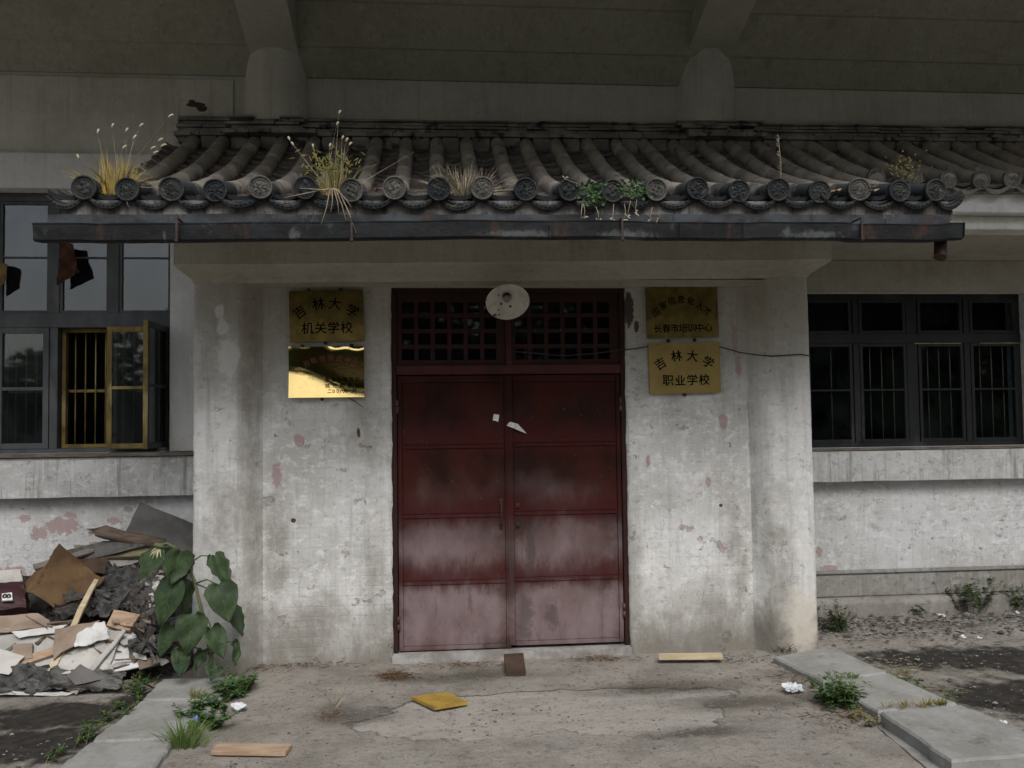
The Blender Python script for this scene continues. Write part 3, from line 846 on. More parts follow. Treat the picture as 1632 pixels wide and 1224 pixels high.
def roofing(name, xs, y0, first, last, label):
    # slab under the tiles + pan tiles is the roof's own mesh
    m = MB()
    slab = []
    N = 16
    for k in range(N + 1):
        Y = y0 + 0.03 + (7.5 - y0 - 0.03) * k / N
        slab.append((Y, zr(min(Y, RY)) - 0.10))
    prof = slab + [(7.5, 3.5 if y0 < 6 else slab[0][1] - 0.2), (y0 + 0.06, slab[0][1] - 0.03)]
    for (xa, xb) in ((first, last),):
        pl = [(xa, y, z + tilt(xa)) for y, z in prof]; ql = [(xb, y, z + tilt(xb)) for y, z in prof]
        n = len(pl)
        m.add(pl + ql, [tuple(range(n)), tuple(reversed(range(n, 2 * n)))] + [(i, n + i, n + (i + 1) % n, (i + 1) % n) for i in range(n)])
    edges = [first - 0.1] + list(xs) + [last + 0.06]
    step = 0.128
    rnd = random.Random(3)
    for a, b in zip(edges[:-1], edges[1:]):
        k = 0
        Y = y0 - 0.01
        while Y < RY + 0.05:
            lift = 0.032 + rnd.uniform(-0.006, 0.006); Y2 = Y + step + 0.03
            sk = rnd.uniform(-0.012, 0.012)
            n = 8; vs = []
            for (yy, dz) in ((Y + 0.012, lift - 0.026), (Y, lift), (Y2, 0.0)):
                for i in range(n + 1):
                    u = i / n * 2 - 1
                    x = (a + b) / 2 + u * (b - a) / 2
                    y_ = yy + sk * u
                    vs.append((x, y_, zr(min(y_, RY)) - 0.062 + 0.045 * u * u - 0.008 + dz + tilt(x)))
            fs = []
            for r in range(2):
                for i in range(n):
                    q = r * (n + 1) + i
                    fs.append((q, q + 1, q + n + 2, q + n + 1))
            m.add(vs, fs)
            Y += step + rnd.uniform(-0.008, 0.008); k += 1
    roof = m.build(name, 'pan', B)
    # drip tiles along the eave
    for a, b in zip(edges[:-1], edges[1:]):
        m = MB()
        for lay in range(3):
            y = y0 - 0.035 + 0.035 * lay + rnd.uniform(-0.012, 0.012); n = 12
            vs = []
            dz0 = 0.016 * lay + rnd.uniform(-0.008, 0.005)
            hh = 0.031 if lay == 0 else 0.02
            tl = rnd.uniform(-0.015, 0.015)
            for i in range(n + 1):
                u = i / n * 2 - 1
                x = (a + b) / 2 + u * (b - a) / 2 * 0.98
                z = zr(y0) - 0.088 + 0.05 * u * u + dz0 + tilt(x) + tl * u
                hu = hh * (1 - 0.55 * abs(u) ** 3)
                vs += [(x, y, z), (x, y - 0.006, z - hu * 0.5), (x, y, z - hu), (x, y + 0.16, z + 0.028), (x, y + 0.012, z - hu)]
            fs = []
            for i in range(n):
                q = i * 5
                fs += [(q, q + 5, q + 6, q + 1), (q + 1, q + 6, q + 7, q + 2), (q, q + 3, q + 8, q + 5), (q + 2, q + 7, q + 9, q + 4)]
            m.add(vs, fs)
            if lay == 0:            # beads on the drip face
                for i in range(1, 9):
                    u = i / 9 * 2 - 1
                    x = (a + b) / 2 + u * (b - a) / 2 * 0.9
                    z = zr(y0) - 0.088 + 0.05 * u * u + dz0 + tilt(x) + tl * u - hh * 0.45 * (1 - 0.5 * abs(u) ** 3)
                    m.lathe([(0.0075, 0), (0.005, 0.005), (0.0005, 0.007)], (x, y - 0.004, z), (0, -1, 0), 6)
        m.build('drip_tile', 'drip' if y0 < 6 else 'disc_wing', roof)
    for x in xs:
        # barrel-tile roll: 5 tiles, each ending in a small lip
        x1 = x + rnd.uniform(-0.01, 0.01)
        pts, rad = [], []
        L = 0.39
        Y = y0 - 0.03
        js = [Y]
        while Y < RY + 0.05:
            Y += L * 0.9 + rnd.uniform(-0.03, 0.03); js.append(min(Y, RY + 0.1))
        for q in range(len(js) - 1):
            ya, yb = js[q], js[q + 1]
            jx, jz = rnd.uniform(-0.004, 0.004), rnd.uniform(-0.003, 0.003)
            for (f, rr) in ((0.0, 0.0595), (0.06, 0.0585), (0.66, 0.0575), (0.995, 0.0568)):
                yy = ya + (yb - ya) * f
                xx = x + (x1 - x) * (yy - y0) / (RY - y0) + jx
                pts.append((xx, yy, zr(min(yy, RY + 0.05)) - 0.012 + jz + tilt(xx))); rad.append(rr)
        m = MB(); m.tube(pts, rad, 16)
        m.build('tile_roll', 'tile', roof)
        # moulded round end
        m = MB()
        rr = rnd.uniform(0.066, 0.0715); rot = rnd.uniform(0, 6)
        kind = rnd.choice((4, 6, 8, 12)); swirl = rnd.choice((0, 5, 9, -8))

        def relief(r, q, h, rr=rr, rot=rot, kind=kind):
            t = r / rr
            if 0.66 < t < 0.80: return h + 0.003 * math.cos((q + rot) * 16)
            if 0.16 < t < 0.6: return h + (0.0035 * math.cos((q + rot) * kind + swirl * t) + 0.006 * mn.noise((x * 50, math.cos(q) * 2, math.sin(q) * 2 + t * 4)))
            return h
        prof = [(0.0005, 0.006), (rr * 0.1, 0.007), (rr * 0.17, 0.001), (rr * 0.26, 0.004), (rr * 0.36, 0.004), (rr * 0.46, 0.004), (rr * 0.54, 0.002), (rr * 0.58, -0.004), (rr * 0.62, 0.003), (rr * 0.66, 0.005), (rr * 0.69, -0.001), (rr * 0.74, 0.002), (rr * 0.79, -0.001), (rr * 0.82, 0.001), (rr * 0.86, 0.010), (rr * 0.97, 0.010), (rr, 0.006), (rr, -0.022), (rr * 0.8, -0.026)]
        ax = (rnd.uniform(-0.09, 0.09), -1, rnd.uniform(-0.12, 0.0))
        zc = zr(y0) - 0.006 + tilt(x) + rnd.uniform(-0.014, 0.008)
        m.lathe(prof, (x + rnd.uniform(-0.008, 0.008), y0 - 0.045 + rnd.uniform(-0.02, 0.012), zc), ax, 48, relief)
        m.build('end_disc', 'disc_wing' if y0 > 6 else 'disc_dusty' if rnd.random() < 0.22 else 'disc', roof)
    return roof


ROOF = roofing('porch_roof', PORCH_X, EY, -2.045, 3.20, None)
WING = roofing('wing_roof', WING_X, 6.27, 3.205, 8.6, None)


def ridge():
    rnd = random.Random(11)
    rows = [(7.30, 0.042), (7.335, 0.034), (7.325, 0.03), (7.345, 0.03), (7.335, 0.022)]
    z = 4.112
    m = MB()
    for r, (y, h) in enumerate(rows):
        x = -2.1 + rnd.uniform(0, 0.08) * (r != 0)
        if r >= 2: x += 0.005
        while x < 8.6:
            L = rnd.choice((0.17, 0.2, 0.2, 0.21)); x2 = min(x + L, 8.6)
            jog = 0.0
            for cx in (-1.323, 2.466):
                if abs((x + x2) / 2 - cx) < 0.34: jog = -0.075
            dz = rnd.uniform(-0.003, 0.003); dy = rnd.uniform(-0.010, 0.010)
            if rnd.random() > 0.03:
                t0, t1 = tilt(x), tilt(x2)
                g = 0.003
                v = [(x + g, y + jog + dy, z + dz + t0), (x2 - g, y + jog + dy, z + dz + t1), (x2 - g, YW, z + dz + t1), (x + g, YW, z + dz + t0)]
                v += [(a, b, c + h - 0.009) for a, b, c in v]
                m.add(v, [(0, 3, 2, 1), (4, 5, 6, 7), (0, 1, 5, 4), (1, 2, 6, 5), (0, 4, 7, 3)])
            x = x2
        z += h
    m.box(-2.08, 8.6, 7.372, YW, 4.05, z + 0.0)      # mortar core

    m.build('ridge', 'ridge', B)
    # mortar between the roll heads
    m = MB()
    for a, b in zip(PORCH_X[:-1] + [3.066] + WING_X[:-1], PORCH_X[1:] + [3.32] + WING_X[1:]):
        x0, x1 = a + 0.058, b - 0.058
        m.box(x0, x1, 7.315 + rnd.uniform(0, .02), 7.37, 3.95 + tilt(a), 4.108 + tilt(a))
    m.build('ridge_mortar', 'ridge', B)['kind'] = 'stuff'


ridge()


def eave_trim():
    # concrete fascia under the porch tiles
    x0, x1 = -2.075, 3.2
    m = MB(); n = 40; vs = []; fs = []
    for i in range(n + 1):
        x = x0 + (x1 - x0) * i / n
        e = 0.004 * mn.noise((x * 3, 0, 0))
        t = tilt(x)
        vs += [(x, 5.105 + e, 2.90 + e + t), (x, 5.10 + e, 3.012 + t), (x, 5.4, 3.012 + t), (x, 5.4, 2.90 + t)]
    for i in range(n):
        a = i * 4
        fs += [(a, a + 4, a + 5, a + 1), (a + 1, a + 5, a + 6, a + 2), (a, a + 3, a + 7, a + 4), (a + 2, a + 6, a + 7, a + 3)]
    fs += [(0, 1, 2, 3), (n * 4, n * 4 + 3, n * 4 + 2, n * 4 + 1)]
    m.add(vs, fs)
    m.build('fascia', 'fascia_concrete', B)
    m = MB()
    za, zb = 2.935, 3.45
    v = [(-1.95, 5.25, za), (3.1, 5.25, za + 0.03), (3.1, 7.49, zb + 0.03), (-1.95, 7.49, zb)]
    m.add(v + [(a, b, c + 0.03) for a, b, c in v], [(0, 1, 2, 3), (4, 7, 6, 5), (0, 4, 5, 1), (1, 5, 6, 2), (2, 6, 7, 3), (3, 7, 4, 0)])
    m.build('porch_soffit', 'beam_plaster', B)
    # sheet-metal gutter: back strip, floor, front strip with a rolled rim
    g = MB()
    n = 64; vs = []; fs = []
    xs0, xs1 = -2.165, 3.185
    for i in range(n + 1):
        x = xs0 + (xs1 - xs0) * i / n
        t = tilt(x) + 0.008 * math.sin(x * 1.3 + 1) + 0.006 * mn.noise((x * 2.5, 1, 0))
        y = 4.965 + 0.02 * mn.noise((x * 1.7, 4, 0)) + 0.012 * mn.noise((math.floor(x / 0.62) * 7.3, 2, 0))
        t += 0.014 * mn.noise((math.floor(x / 0.62) * 5.1, 8, 0))
        pr = [(5.088, 2.875), (5.087, 2.86), (5.075, 2.768), (y + 0.02, 2.758), (y, 2.766), (y - 0.01, 2.845), (y - 0.014, 2.853), (y - 0.006, 2.858), (y - 0.001, 2.85), (y + 0.008, 2.77), (5.070, 2.776), (5.082, 2.86), (5.083, 2.875)]
        vs += [(x, yy, zz + t) for yy, zz in pr]
    k = 13
    for i in range(n):
        for j in range(k):
            a = i * k + j; b = i * k + (j + 1) % k
            fs.append((a, b, b + k, a + k))
    fs += [tuple(range(4)) + (9, 10, 11, 12), tuple(n * k + q for q in (0, 1, 2, 3, 9, 10, 11, 12))]
    # closed ends
    for i, x in ((0, xs0 + 0.002), (n, xs1 - 0.002)):
        pass
    g.add(vs, fs)
    for xe in (xs0, xs1):
        t = tilt(xe)
        v = [(5.083, 2.87), (5.07, 2.77), (4.965, 2.766), (4.955, 2.85)]
        g.extrude([(xe, y, z + t) for y, z in v], (0, 0, 0), (0.003 if xe < 0 else -0.003, 0, 0))
    gu = g.build('gutter', 'gutter', B)
    fl = MB()                 # back flashing, several lapped sheets
    cuts = [xs0 + 0.02, -1.42, -0.72, 0.1, 0.62, 1.35, 2.2, 2.75, xs1 - 0.02]
    for q, (a, b) in enumerate(zip(cuts[:-1], cuts[1:])):
        dy = -0.003 * (q % 2); dz = 0.006 * mn.noise((q * 3.3, 0, 0))
        nn = 14; vs = []; fs = []
        for i in range(nn + 1):
            x = a + (b - a) * i / nn + (0.004 if i == 0 else 0); t = tilt(x)
            vs += [(x, 5.066 + dy, 2.80 + t), (x, 5.086 + dy + 0.004 * mn.noise((x * 4, 1, q)), 2.928 + t + dz + 0.004 * mn.noise((x * 9, 3, q))), (x, 5.09 + dy, 2.925 + t + dz)]
        for i in range(nn): fs += [(i * 3, i * 3 + 3, i * 3 + 4, i * 3 + 1), (i * 3 + 1, i * 3 + 4, i * 3 + 5, i * 3 + 2)]
        fl.add(vs, fs)
    fl.build('flashing', 'flashing', gu)
    for p in (562, 875, 1080, 1365, 290, 1180):          # lapped seams
        x = px_x(p, 5.0, 370); t = tilt(x)
        m = MB(); m.box(x - 0.003, x + 0.003, 4.938, 4.946, 2.762 + t, 2.85 + t); m.build('seam', 'gutter', gu)
    for p in (287, 562, 988, 1365):
        x = px_x(p, 5.0, 370); t = tilt(x)
        m = MB(); m.box(x - 0.006, x + 0.006, 4.930, 4.935, 2.735 + t, 2.875 + t); m.box(x - 0.006, x + 0.006, 4.935, 5.08, 2.870 + t, 2.875 + t)
        m.box(x - 0.009, x + 0.009, 4.925, 4.930, 2.742 + t, 2.756 + t)
        m.build('gutter_strap', 'rusty_iron', gu)
    x = px_x(1501, 5.08, 395)
    m = MB(); m.tube([(x, 5.09, 2.80), (x - 0.005, 5.09, 2.70), (x - 0.012, 5.085, 2.685)], [0.037, 0.037, 0.038], 16)
    m.build('downpipe', 'brown_pipe', gu)
    # wing eave: stepped white cornice and soffit
    m = MB()
    zt = px_z(311, 6.3, 1600); zm = px_z(338, 6.3, 1600)
    m.box(3.21, XR, 6.32, 6.6, zm, zt + 0.06)
    m.build('wing_cornice', 'white_plaster', B, 0.006)
    m = MB(); zb = px_z(366, 6.42, 1600)
    m.box(2.9, XR, 6.42, 6.62, zb, zm - 0.001)
    m.build('wing_cornice', 'upper_plaster', B, 0.006)
    m = MB()
    zs = zb + 0.012
    m.xprism([(6.62, zb + 0.005), (YW, zb - 0.05), (YW, zb + 0.15), (6.62, zb + 0.15)], 2.9, XR)
    m.build('wing_soffit', 'beam_plaster', B)
    m = MB(); z2 = px_z(452, 7.47, 1450)
    m.box(2.9, XR, 7.47, YW - 0.002, RZ1, zb - 0.05)
    m.build('lintel_band', 'beam_plaster', B, 0.005)


eave_trim()


# ------------------------------------------------------------------ door and transom
def door():
    YD = 6.43
    xa, xb, xm = -0.298, 1.422, 0.556
    zt, zl, zb = 2.70, 2.052, 0.075
    m = MB()
    m.box(xa, xa + 0.035, YD - 0.015, YD + 0.07, 0.06, zt); m.box(xb - 0.035, xb, YD - 0.015, YD + 0.07, 0.06, zt)
    m.box(xa + 0.035, xb - 0.035, YD - 0.015, YD + 0.07, zt - 0.04, zt)
    m.build('door_frame', 'red_wood', B, 0.004)
    m = MB(); m.box(xa + 0.036, xb - 0.036, YD - 0.022, YD + 0.06, zl + 0.008, zl + 0.075)
    m.build('transom_rail', 'red_rail', B, 0.004)
    rails = [px_z(y, YD, 716) for y in (712, 822, 928)]
    for s, (x0, x1) in enumerate(((xa + 0.042, xm - 0.008), (xm - 0.004, xb - 0.042))):
        m = MB()
        dz = 0.0 if s == 0 else 0.012           # right leaf hangs a little higher
        y0, y1 = YD - 0.006, YD + 0.035
        st = 0.032
        # pressed sheet panels, faintly dished, framed by angle-iron rails
        zs = [zb + dz] + [r + dz * 0.5 for r in sorted(rails)] + [zl - 0.002]
        for k in range(4):
            za = zs[k] + (0.032 if k == 0 else 0.016); zc = zs[k + 1] - (0.05 if k == 3 else 0.016)
            nx, nz = 14, 12; vs = []; fs = []
            for j in range(nz + 1):
                for i in range(nx + 1):
                    u, v = i / nx, j / nz
                    x = x0 + st + (x1 - x0 - 2 * st) * u; z = za + (zc - za) * v
                    dish = 0.006 * math.sin(u * math.pi) * math.sin(v * math.pi) * (1 if (k + s) % 2 else -0.6)
                    vs.append((x, y0 + 0.009 + dish + 0.003 * mn.noise((x * 5, z * 5, k)), z))
            for j in range(nz):
                for i in range(nx):
                    a = j * (nx + 1) + i
                    fs.append((a, a + 1, a + nx + 2, a + nx + 1))
            m.add(vs, fs, True)
        m.box(x0, x0 + st - 0.003, y0, y1, zs[0], zs[4]); m.box(x1 - st + 0.003, x1, y0, y1, zs[0], zs[4])
        for k, (za, zc) in enumerate(((zs[0], zs[0] + 0.029), (zs[1] - 0.013, zs[1] + 0.013), (zs[2] - 0.013, zs[2] + 0.013), (zs[3] - 0.013, zs[3] + 0.013), (zs[4] - 0.047, zs[4]))):
            m.box(x0 + st, x1 - st, y0 + 0.001, y1, za, zc)
        m.box(x0 + 0.004, x1 - 0.004, y1 - 0.012, y1 - 0.002, zs[0] + 0.004, zs[4] - 0.004)
        leaf = m.build('door_leaf', 'door', B)
        # hinges
        hx = x0 - 0.004 if s == 0 else x1 + 0.004
        for hz in (px_z(648, 6.4, 640), px_z(995 if s == 0 else 985, 6.4, 640)):
            h = MB()
            h.tube([(hx, y0 - 0.008, hz - 0.05), (hx, y0 - 0.008, hz - 0.004)], 0.011, 10)
            h.tube([(hx, y0 - 0.008, hz + 0.004), (hx, y0 - 0.008, hz + 0.05)], 0.009, 10)
            h.build('hinge', 'hinge_iron', leaf)
        if s == 0:
            hx = px_x(799, 6.4, 820); z1, z0 = px_z(799, 6.4), px_z(838, 6.4)
            h = MB()
            h.tube([(hx, y0 - 0.004, z1), (hx, y0 - 0.03, z1 - 0.015), (hx, y0 - 0.034, (z0 + z1) / 2), (hx, y0 - 0.03, z0 + 0.015), (hx, y0 - 0.004, z0)], 0.0065, 10)
            h.box(hx - 0.013, hx + 0.013, y0 - 0.006, y0 - 0.001, z1 - 0.022, z1 + 0.02); h.box(hx - 0.013, hx + 0.013, y0 - 0.006, y0 - 0.001, z0 - 0.02, z0 + 0.022)
            h.build('handle', 'rusty_iron', leaf)
        else:
            h = MB(); h.box(x0 - 0.018, x0 + 0.026, y0 - 0.009, y0 - 0.001, zs[0] + 0.004, zs[4] - 0.01)
            h.build('cover_strip', 'door', leaf, 0.002)
            for py in (806, 837):
                h = MB(); hx = px_x(826, 6.4, 820); z = px_z(py, 6.4)
                h.box(hx - 0.014, hx + 0.014, y0 - 0.007, y0, z - 0.016, z + 0.016)
                h.lathe([(0.009, 0), (0.008, 0.008), (0.001, 0.01)], (hx, y0 - 0.006, z), (0, -1, 0), 10)
                h.build('hasp', 'rusty_iron', leaf)
    # lattice lights above the doors
    for s, (pa, pb) in enumerate(((640, 791), (821, 972))):
        a, b = px_x(pa, YD, 520), px_x(pb, YD, 520)
        z1, z0 = px_z(481, YD), px_z(573, YD)
        fx0 = xa + 0.037 if s == 0 else xm + 0.022; fx1 = xm - 0.022 if s == 0 else xb - 0.037
        m = MB(); y0, y1 = YD + 0.006, YD + 0.04
        fz0, fz1 = zl + 0.077, zt - 0.042
        m.box(fx0, a, y0, y1, fz0, fz1); m.box(b, fx1, y0, y1, fz0, fz1)
        m.box(a, b, y0, y1, fz0, z0); m.box(a, b, y0, y1, z1, fz1)
        nx, nz, bw = 6, 4, 0.031
        cx = (b - a + bw) / nx; cz = (z1 - z0 + bw) / nz
        for i in range(1, nx): m.box(a + i * cx - bw, a + i * cx, y0 + 0.004, y1 - 0.006, z0, z1)
        for j in range(1, nz):
            for i in range(nx): m.box(a + i * cx, a + (i + 1) * cx - bw, y0 + 0.005, y1 - 0.007, z0 + j * cz - bw, z0 + j * cz)
        t = m.build('transom_lattice', 'red_wood', B)
        m = MB(); m.box(a, b, y1 + 0.003, y1 + 0.006, z0, z1); m.build('pane', 'dark_glass', t)
    m = MB(); m.box(xm - 0.021, xm + 0.021, YD - 0.02, YD + 0.05, zl + 0.076, zt - 0.041)
    m.build('mullion', 'red_rail', B, 0.003)
    # dark hall behind
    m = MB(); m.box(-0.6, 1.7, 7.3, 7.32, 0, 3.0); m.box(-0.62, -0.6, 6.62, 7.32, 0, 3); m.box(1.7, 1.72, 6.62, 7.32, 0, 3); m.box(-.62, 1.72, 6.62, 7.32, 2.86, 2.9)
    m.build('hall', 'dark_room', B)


door()


# ------------------------------------------------------------------ windows
def frame_boxes(m, x0, x1, z0, z1, w_, y0, y1, mids=()):
    m.box(x0, x0 + w_, y0, y1, z0, z1); m.box(x1 - w_, x1, y0, y1, z0, z1)
    m.box(x0 + w_, x1 - w_, y0 + .001, y1 - .001, z0, z0 + w_); m.box(x0 + w_, x1 - w_, y0 + .001, y1 - .001, z1 - w_, z1)
    for z in mids: m.box(x0 + w_, x1 - w_, y0 + .002, y1 - .002, z - w_ * 0.3, z + w_ * 0.3)


def left_window():
    Y = YW + 0.06
    X = lambda p: px_x(p, Y, 500)
    Z = lambda p: px_z(p, Y, 120)
    ztr0, ztr1 = Z(522), Z(499)
    cols = [LX0 + 0.03, X(-100), X(-11), X(86), X(181), LX1]
    m = MB()
    m.box(LX0, LX1, Y, Y + 0.08, LZ1 - 0.07, LZ1)
    m.box(LX0, LX1, Y - 0.005, Y + 0.09, LZ0, LZ0 + 0.035)
    m.box(LX0, LX1, Y - 0.008, Y + 0.08, ztr0, ztr1)
    for c in cols[1:-1]:
        m.box(c - 0.032, c + 0.032, Y + 0.001, Y + 0.075, LZ0 + 0.035, ztr0); m.box(c - 0.04, c + 0.04, Y + 0.001, Y + 0.075, ztr1, LZ1 - 0.07)
    m.box(LX0, LX0 + 0.03, Y + .001, Y + 0.075, LZ0 + .035, LZ1 - .07); m.box(LX1 - 0.03, LX1, Y + .001, Y + 0.075, LZ0 + .035, LZ1 - .07)
    win = m.build('window_frame', 'grey_window_paint', B, 0.003)
    # upper fixed lights
    for a, b in zip(cols[:-1], cols[1:]):
        s = MB(); x0, x1 = a + 0.041, b - (0.041 if b != LX1 else 0.031)
        frame_boxes(s, x0, x1, ztr1 + .002, LZ1 - 0.072, 0.022, Y + 0.012, Y + 0.055, (Z(410),))
        s.build('upper_sash', 'grey_window_paint', win)
        s = MB(); s.box(x0 + .02, x1 - .02, Y + 0.03, Y + 0.034, ztr1 + .02, LZ1 - 0.09); s.build('pane', 'glass', win)
    # closed casements
    zb, zt = LZ0 + 0.037, ztr0 - 0.002
    for a, b in zip(cols[:3], cols[1:4]):
        x0, x1 = a + 0.034, b - 0.034
        s = MB(); frame_boxes(s, x0, x1, zb, zt, 0.045, Y - 0.012, Y + 0.03, (Z(619),)); s.build('casement', 'grey_window_paint', win)
        s = MB(); s.box(x0 + .04, x1 - .04, Y + 0.01, Y + 0.014, zb + .04, zt - .04); s.build('pane', 'glass', win)
    # inner yellow frames and bars
    for k, (a, b) in enumerate(zip(cols[:-1], cols[1:])):
        x0, x1 = a + 0.034, b - 0.034
        s = MB(); frame_boxes(s, x0, x1, zb, zt, 0.03, Y + 0.085, Y + 0.14); s.build('inner_frame', 'yellow_window_paint', win)
        g = MB(); n = 5
        for i in range(1, n):
            x = x0 + (x1 - x0) * i / n
            g.tube([(x, Y + 0.155, zb), (x, Y + 0.155, zt)], 0.006, 6)
        g.box(x0, x1, Y + 0.162, Y + 0.168, Z(622) - 0.012, Z(622) + 0.012)
        g.build('window_bars', 'yellow_window_paint' if k >= 3 else 'dull_yellow_bar', win)
    # yellow sash swung right round against the next light
    ya = 7.43
    x0, x1 = px_x(171, ya), px_x(243, ya); z0, z1 = px_z(715, ya, 200), px_z(521, ya, 200)
    s = MB(); frame_boxes(s, x0, x1, z0, z1, 0.042, ya - 0.02, ya + 0.02, (px_z(618, ya, 200),))
    s.box(x0, x0 + 0.03, ya + 0.02, Y, z0 + 0.1, z0 + 0.13); s.box(x0, x0 + 0.03, ya + 0.02, Y, z1 - 0.13, z1 - 0.1)
    s.build('open_sash', 'yellow_window_paint', win, 0.003)
    s = MB(); s.box(x0 + .04, x1 - .04, ya - 0.002, ya + 0.002, z0 + .04, z1 - .04); s.build('pane', 'glass', win)
    # outer sash standing straight out from the right jamb
    xh = LX1 - 0.035
    yf = 6.99
    s = MB(); w_ = 0.045; zz0, zz1 = zb, zt
    xa, xb = xh - 0.03, xh
    s.box(xa, xb, yf, yf + w_, zz0, zz1); s.box(xa, xb, Y - 0.012 - w_, Y - 0.012, zz0, zz1)
    for za in (zz0, zz1 - w_, Z(619) - 0.012):
        s.box(xa + .001, xb - .001, yf + w_, Y - 0.012 - w_, za, za + (w_ if za != Z(619) - 0.012 else 0.025))
    so = s.build('open_sash', 'grey_window_paint', win, 0.003)
    s = MB(); s.box(xa - 0.003, xb + 0.002, yf - 0.004, yf, zz0, zz1); s.build('sash_edge', 'yellow_window_paint', win)
    s = MB(); s.box(xh - 0.017, xh - 0.014, yf + .04, Y - .05, zz0 + .04, zz1 - .04); s.build('pane', 'glass', win)
    # sill board
    m = MB(); m.box(LX0 - 0.05, -1.70, 7.33, Y - 0.006, LZ0 - 0.03, LZ0 - 0.001)
    m.build('sill_board', 'weathered_wood', win, 0.004)
    return win


def right_window():
    Y = YW + 0.10
    X = lambda p: px_x(p, Y, 600)
    Z = lambda p: px_z(p, Y, 1450)
    m = MB()
    ztr1, ztr0 = Z(532), Z(547)
    cols = [RX0, X(1366), X(1455), X(1543), RX1]
    m.box(RX0, RX1, Y, Y + 0.08, RZ1 - 0.05, RZ1); m.box(RX0, RX1, Y - .004, Y + 0.09, RZ0, RZ0 + 0.04)
    m.box(RX0, RX1, Y - .006, Y + 0.08, ztr0, ztr1)
    for k, c in enumerate(cols[1:-1]):
        w_ = 0.05 if k == 1 else 0.028
        for za, zc in ((RZ0 + .04, ztr0), (ztr1, RZ1 - .05)): m.box(c - w_, c + w_, Y + .001, Y + 0.075, za, zc)
    m.box(RX1 - 0.04, RX1, Y + .001, Y + .075, RZ0 + .04, ztr0); m.box(RX1 - 0.04, RX1, Y + .001, Y + .075, ztr1, RZ1 - .05)
    win = m.build('window_frame', 'black_window_paint', B, 0.003)
    for a, b in zip(cols[:-1], cols[1:]):
        x0, x1 = a + 0.057 if a == cols[2] else a + 0.03, b - (0.057 if b == cols[2] else 0.041)
        for z0, z1, md in ((RZ0 + .042, ztr0 - .002, (Z(621),)), (ztr1 + .002, RZ1 - .052, ())):
            s = MB(); frame_boxes(s, x0, x1, z0, z1, 0.028, Y - 0.004, Y + 0.04, md); s.build('casement', 'black_window_paint', win)
            s = MB(); s.box(x0 + .03, x1 - .03, Y + .015, Y + .019, z0 + .03, z1 - .03); s.build('pane', 'dark_glass', win)
        g = MB()
        for i in range(1, 4):
            x = x0 + (x1 - x0) * (i / 4 + 0.03)
            g.tube([(x, Y + 0.06, RZ0 + .042), (x, Y + 0.06, ztr0)], 0.005, 6)
        g.build('window_bars', 'dull_yellow_bar', win)
    for pa, pb in ((1458, 1532), (1562, 1628)):
        m = MB(); zz = ztr0 - 0.004; m.box(X(pa), X(pb), Y - 0.012, Y - 0.007, zz - 0.004, zz + 0.004)
        m.build('bare_edge', 'dull_yellow_bar', win)
    m = MB(); m.box(2.83, RX1 - 0.002, 7.37, Y - 0.006, RZ0 - 0.022, RZ0 - 0.001)
    m.build('sill_board', 'weathered_wood', win, 0.004)


left_window()
right_window()

m = MB()
Yc = 7.47
m.sheet([P(98, 388, Y=Yc), P(118, 390, Y=Yc), P(127, 434, Y=Yc - .03), P(90, 455, Y=Yc)], 8, 12, 0.03, 0.004, 9, 0.01)
single('hanging_rag', m, 'brown_cloth', 'ragged brown cloth hanging in front of the left upper window panes', 'rag')
m = MB()
m.sheet([P(-14, 414, Y=Yc), P(12, 420, Y=Yc), P(9, 452, Y=Yc), P(-14, 466, Y=Yc)], 6, 8, 0.02, 0.004, 9, 0.01)
single('broken_frame_piece', m, 'yellow_window_paint', 'broken yellow wood piece in the upper window at the left edge', 'wood scrap')


# ------------------------------------------------------------------ lamp over the door
def lamp():
    c = P(809, 481, Y=6.0)
    L = thing('entrance_lamp', c, 'chipped white enamel lamp shade with bare bulb above the red door', 'lamp')
    ax = Vector((0.02, -0.62, -0.60)).normalized()       # opening looks down towards the yard
    m = MB()
    prof = [(0.150, 0.0), (0.152, 0.004), (0.149, 0.006), (0.135, -0.004), (0.105, -0.024), (0.07, -0.048), (0.04, -0.064), (0.026, -0.072), (0.024, -0.09),
            (0.030, -0.092), (0.034, -0.070), (0.05, -0.062), (0.08, -0.046), (0.11, -0.028), (0.14, -0.006), (0.150, 0.0)]
    m.lathe(prof, c, ax, 40)
    m.build('lamp_shade', 'enamel', L)
    m = MB(); m.lathe([(0.001, -0.005), (0.015, -0.009), (0.025, -0.022), (0.027, -0.034), (0.02, -0.05), (0.015, -0.062)], c, ax, 20)
    m.build('bulb', 'bulb_glass', L)
    m = MB(); m.lathe([(0.017, -0.058), (0.02, -0.06), (0.021, -0.10), (0.018, -0.11), (0.001, -0.11)], c, ax, 20)
    m.build('bulb_socket', 'rusty_iron', L)
    m = MB(); b = c - ax * 0.10
    m.tube([b, b - ax * 0.03, b + Vector((0, 0.10, 0.06)), b + Vector((0, 0.17, 0.055)), (b.x, 6.297, b.z + 0.04)], 0.009, 10)
    m.build('lamp_arm', 'rusty_iron', L)


lamp()


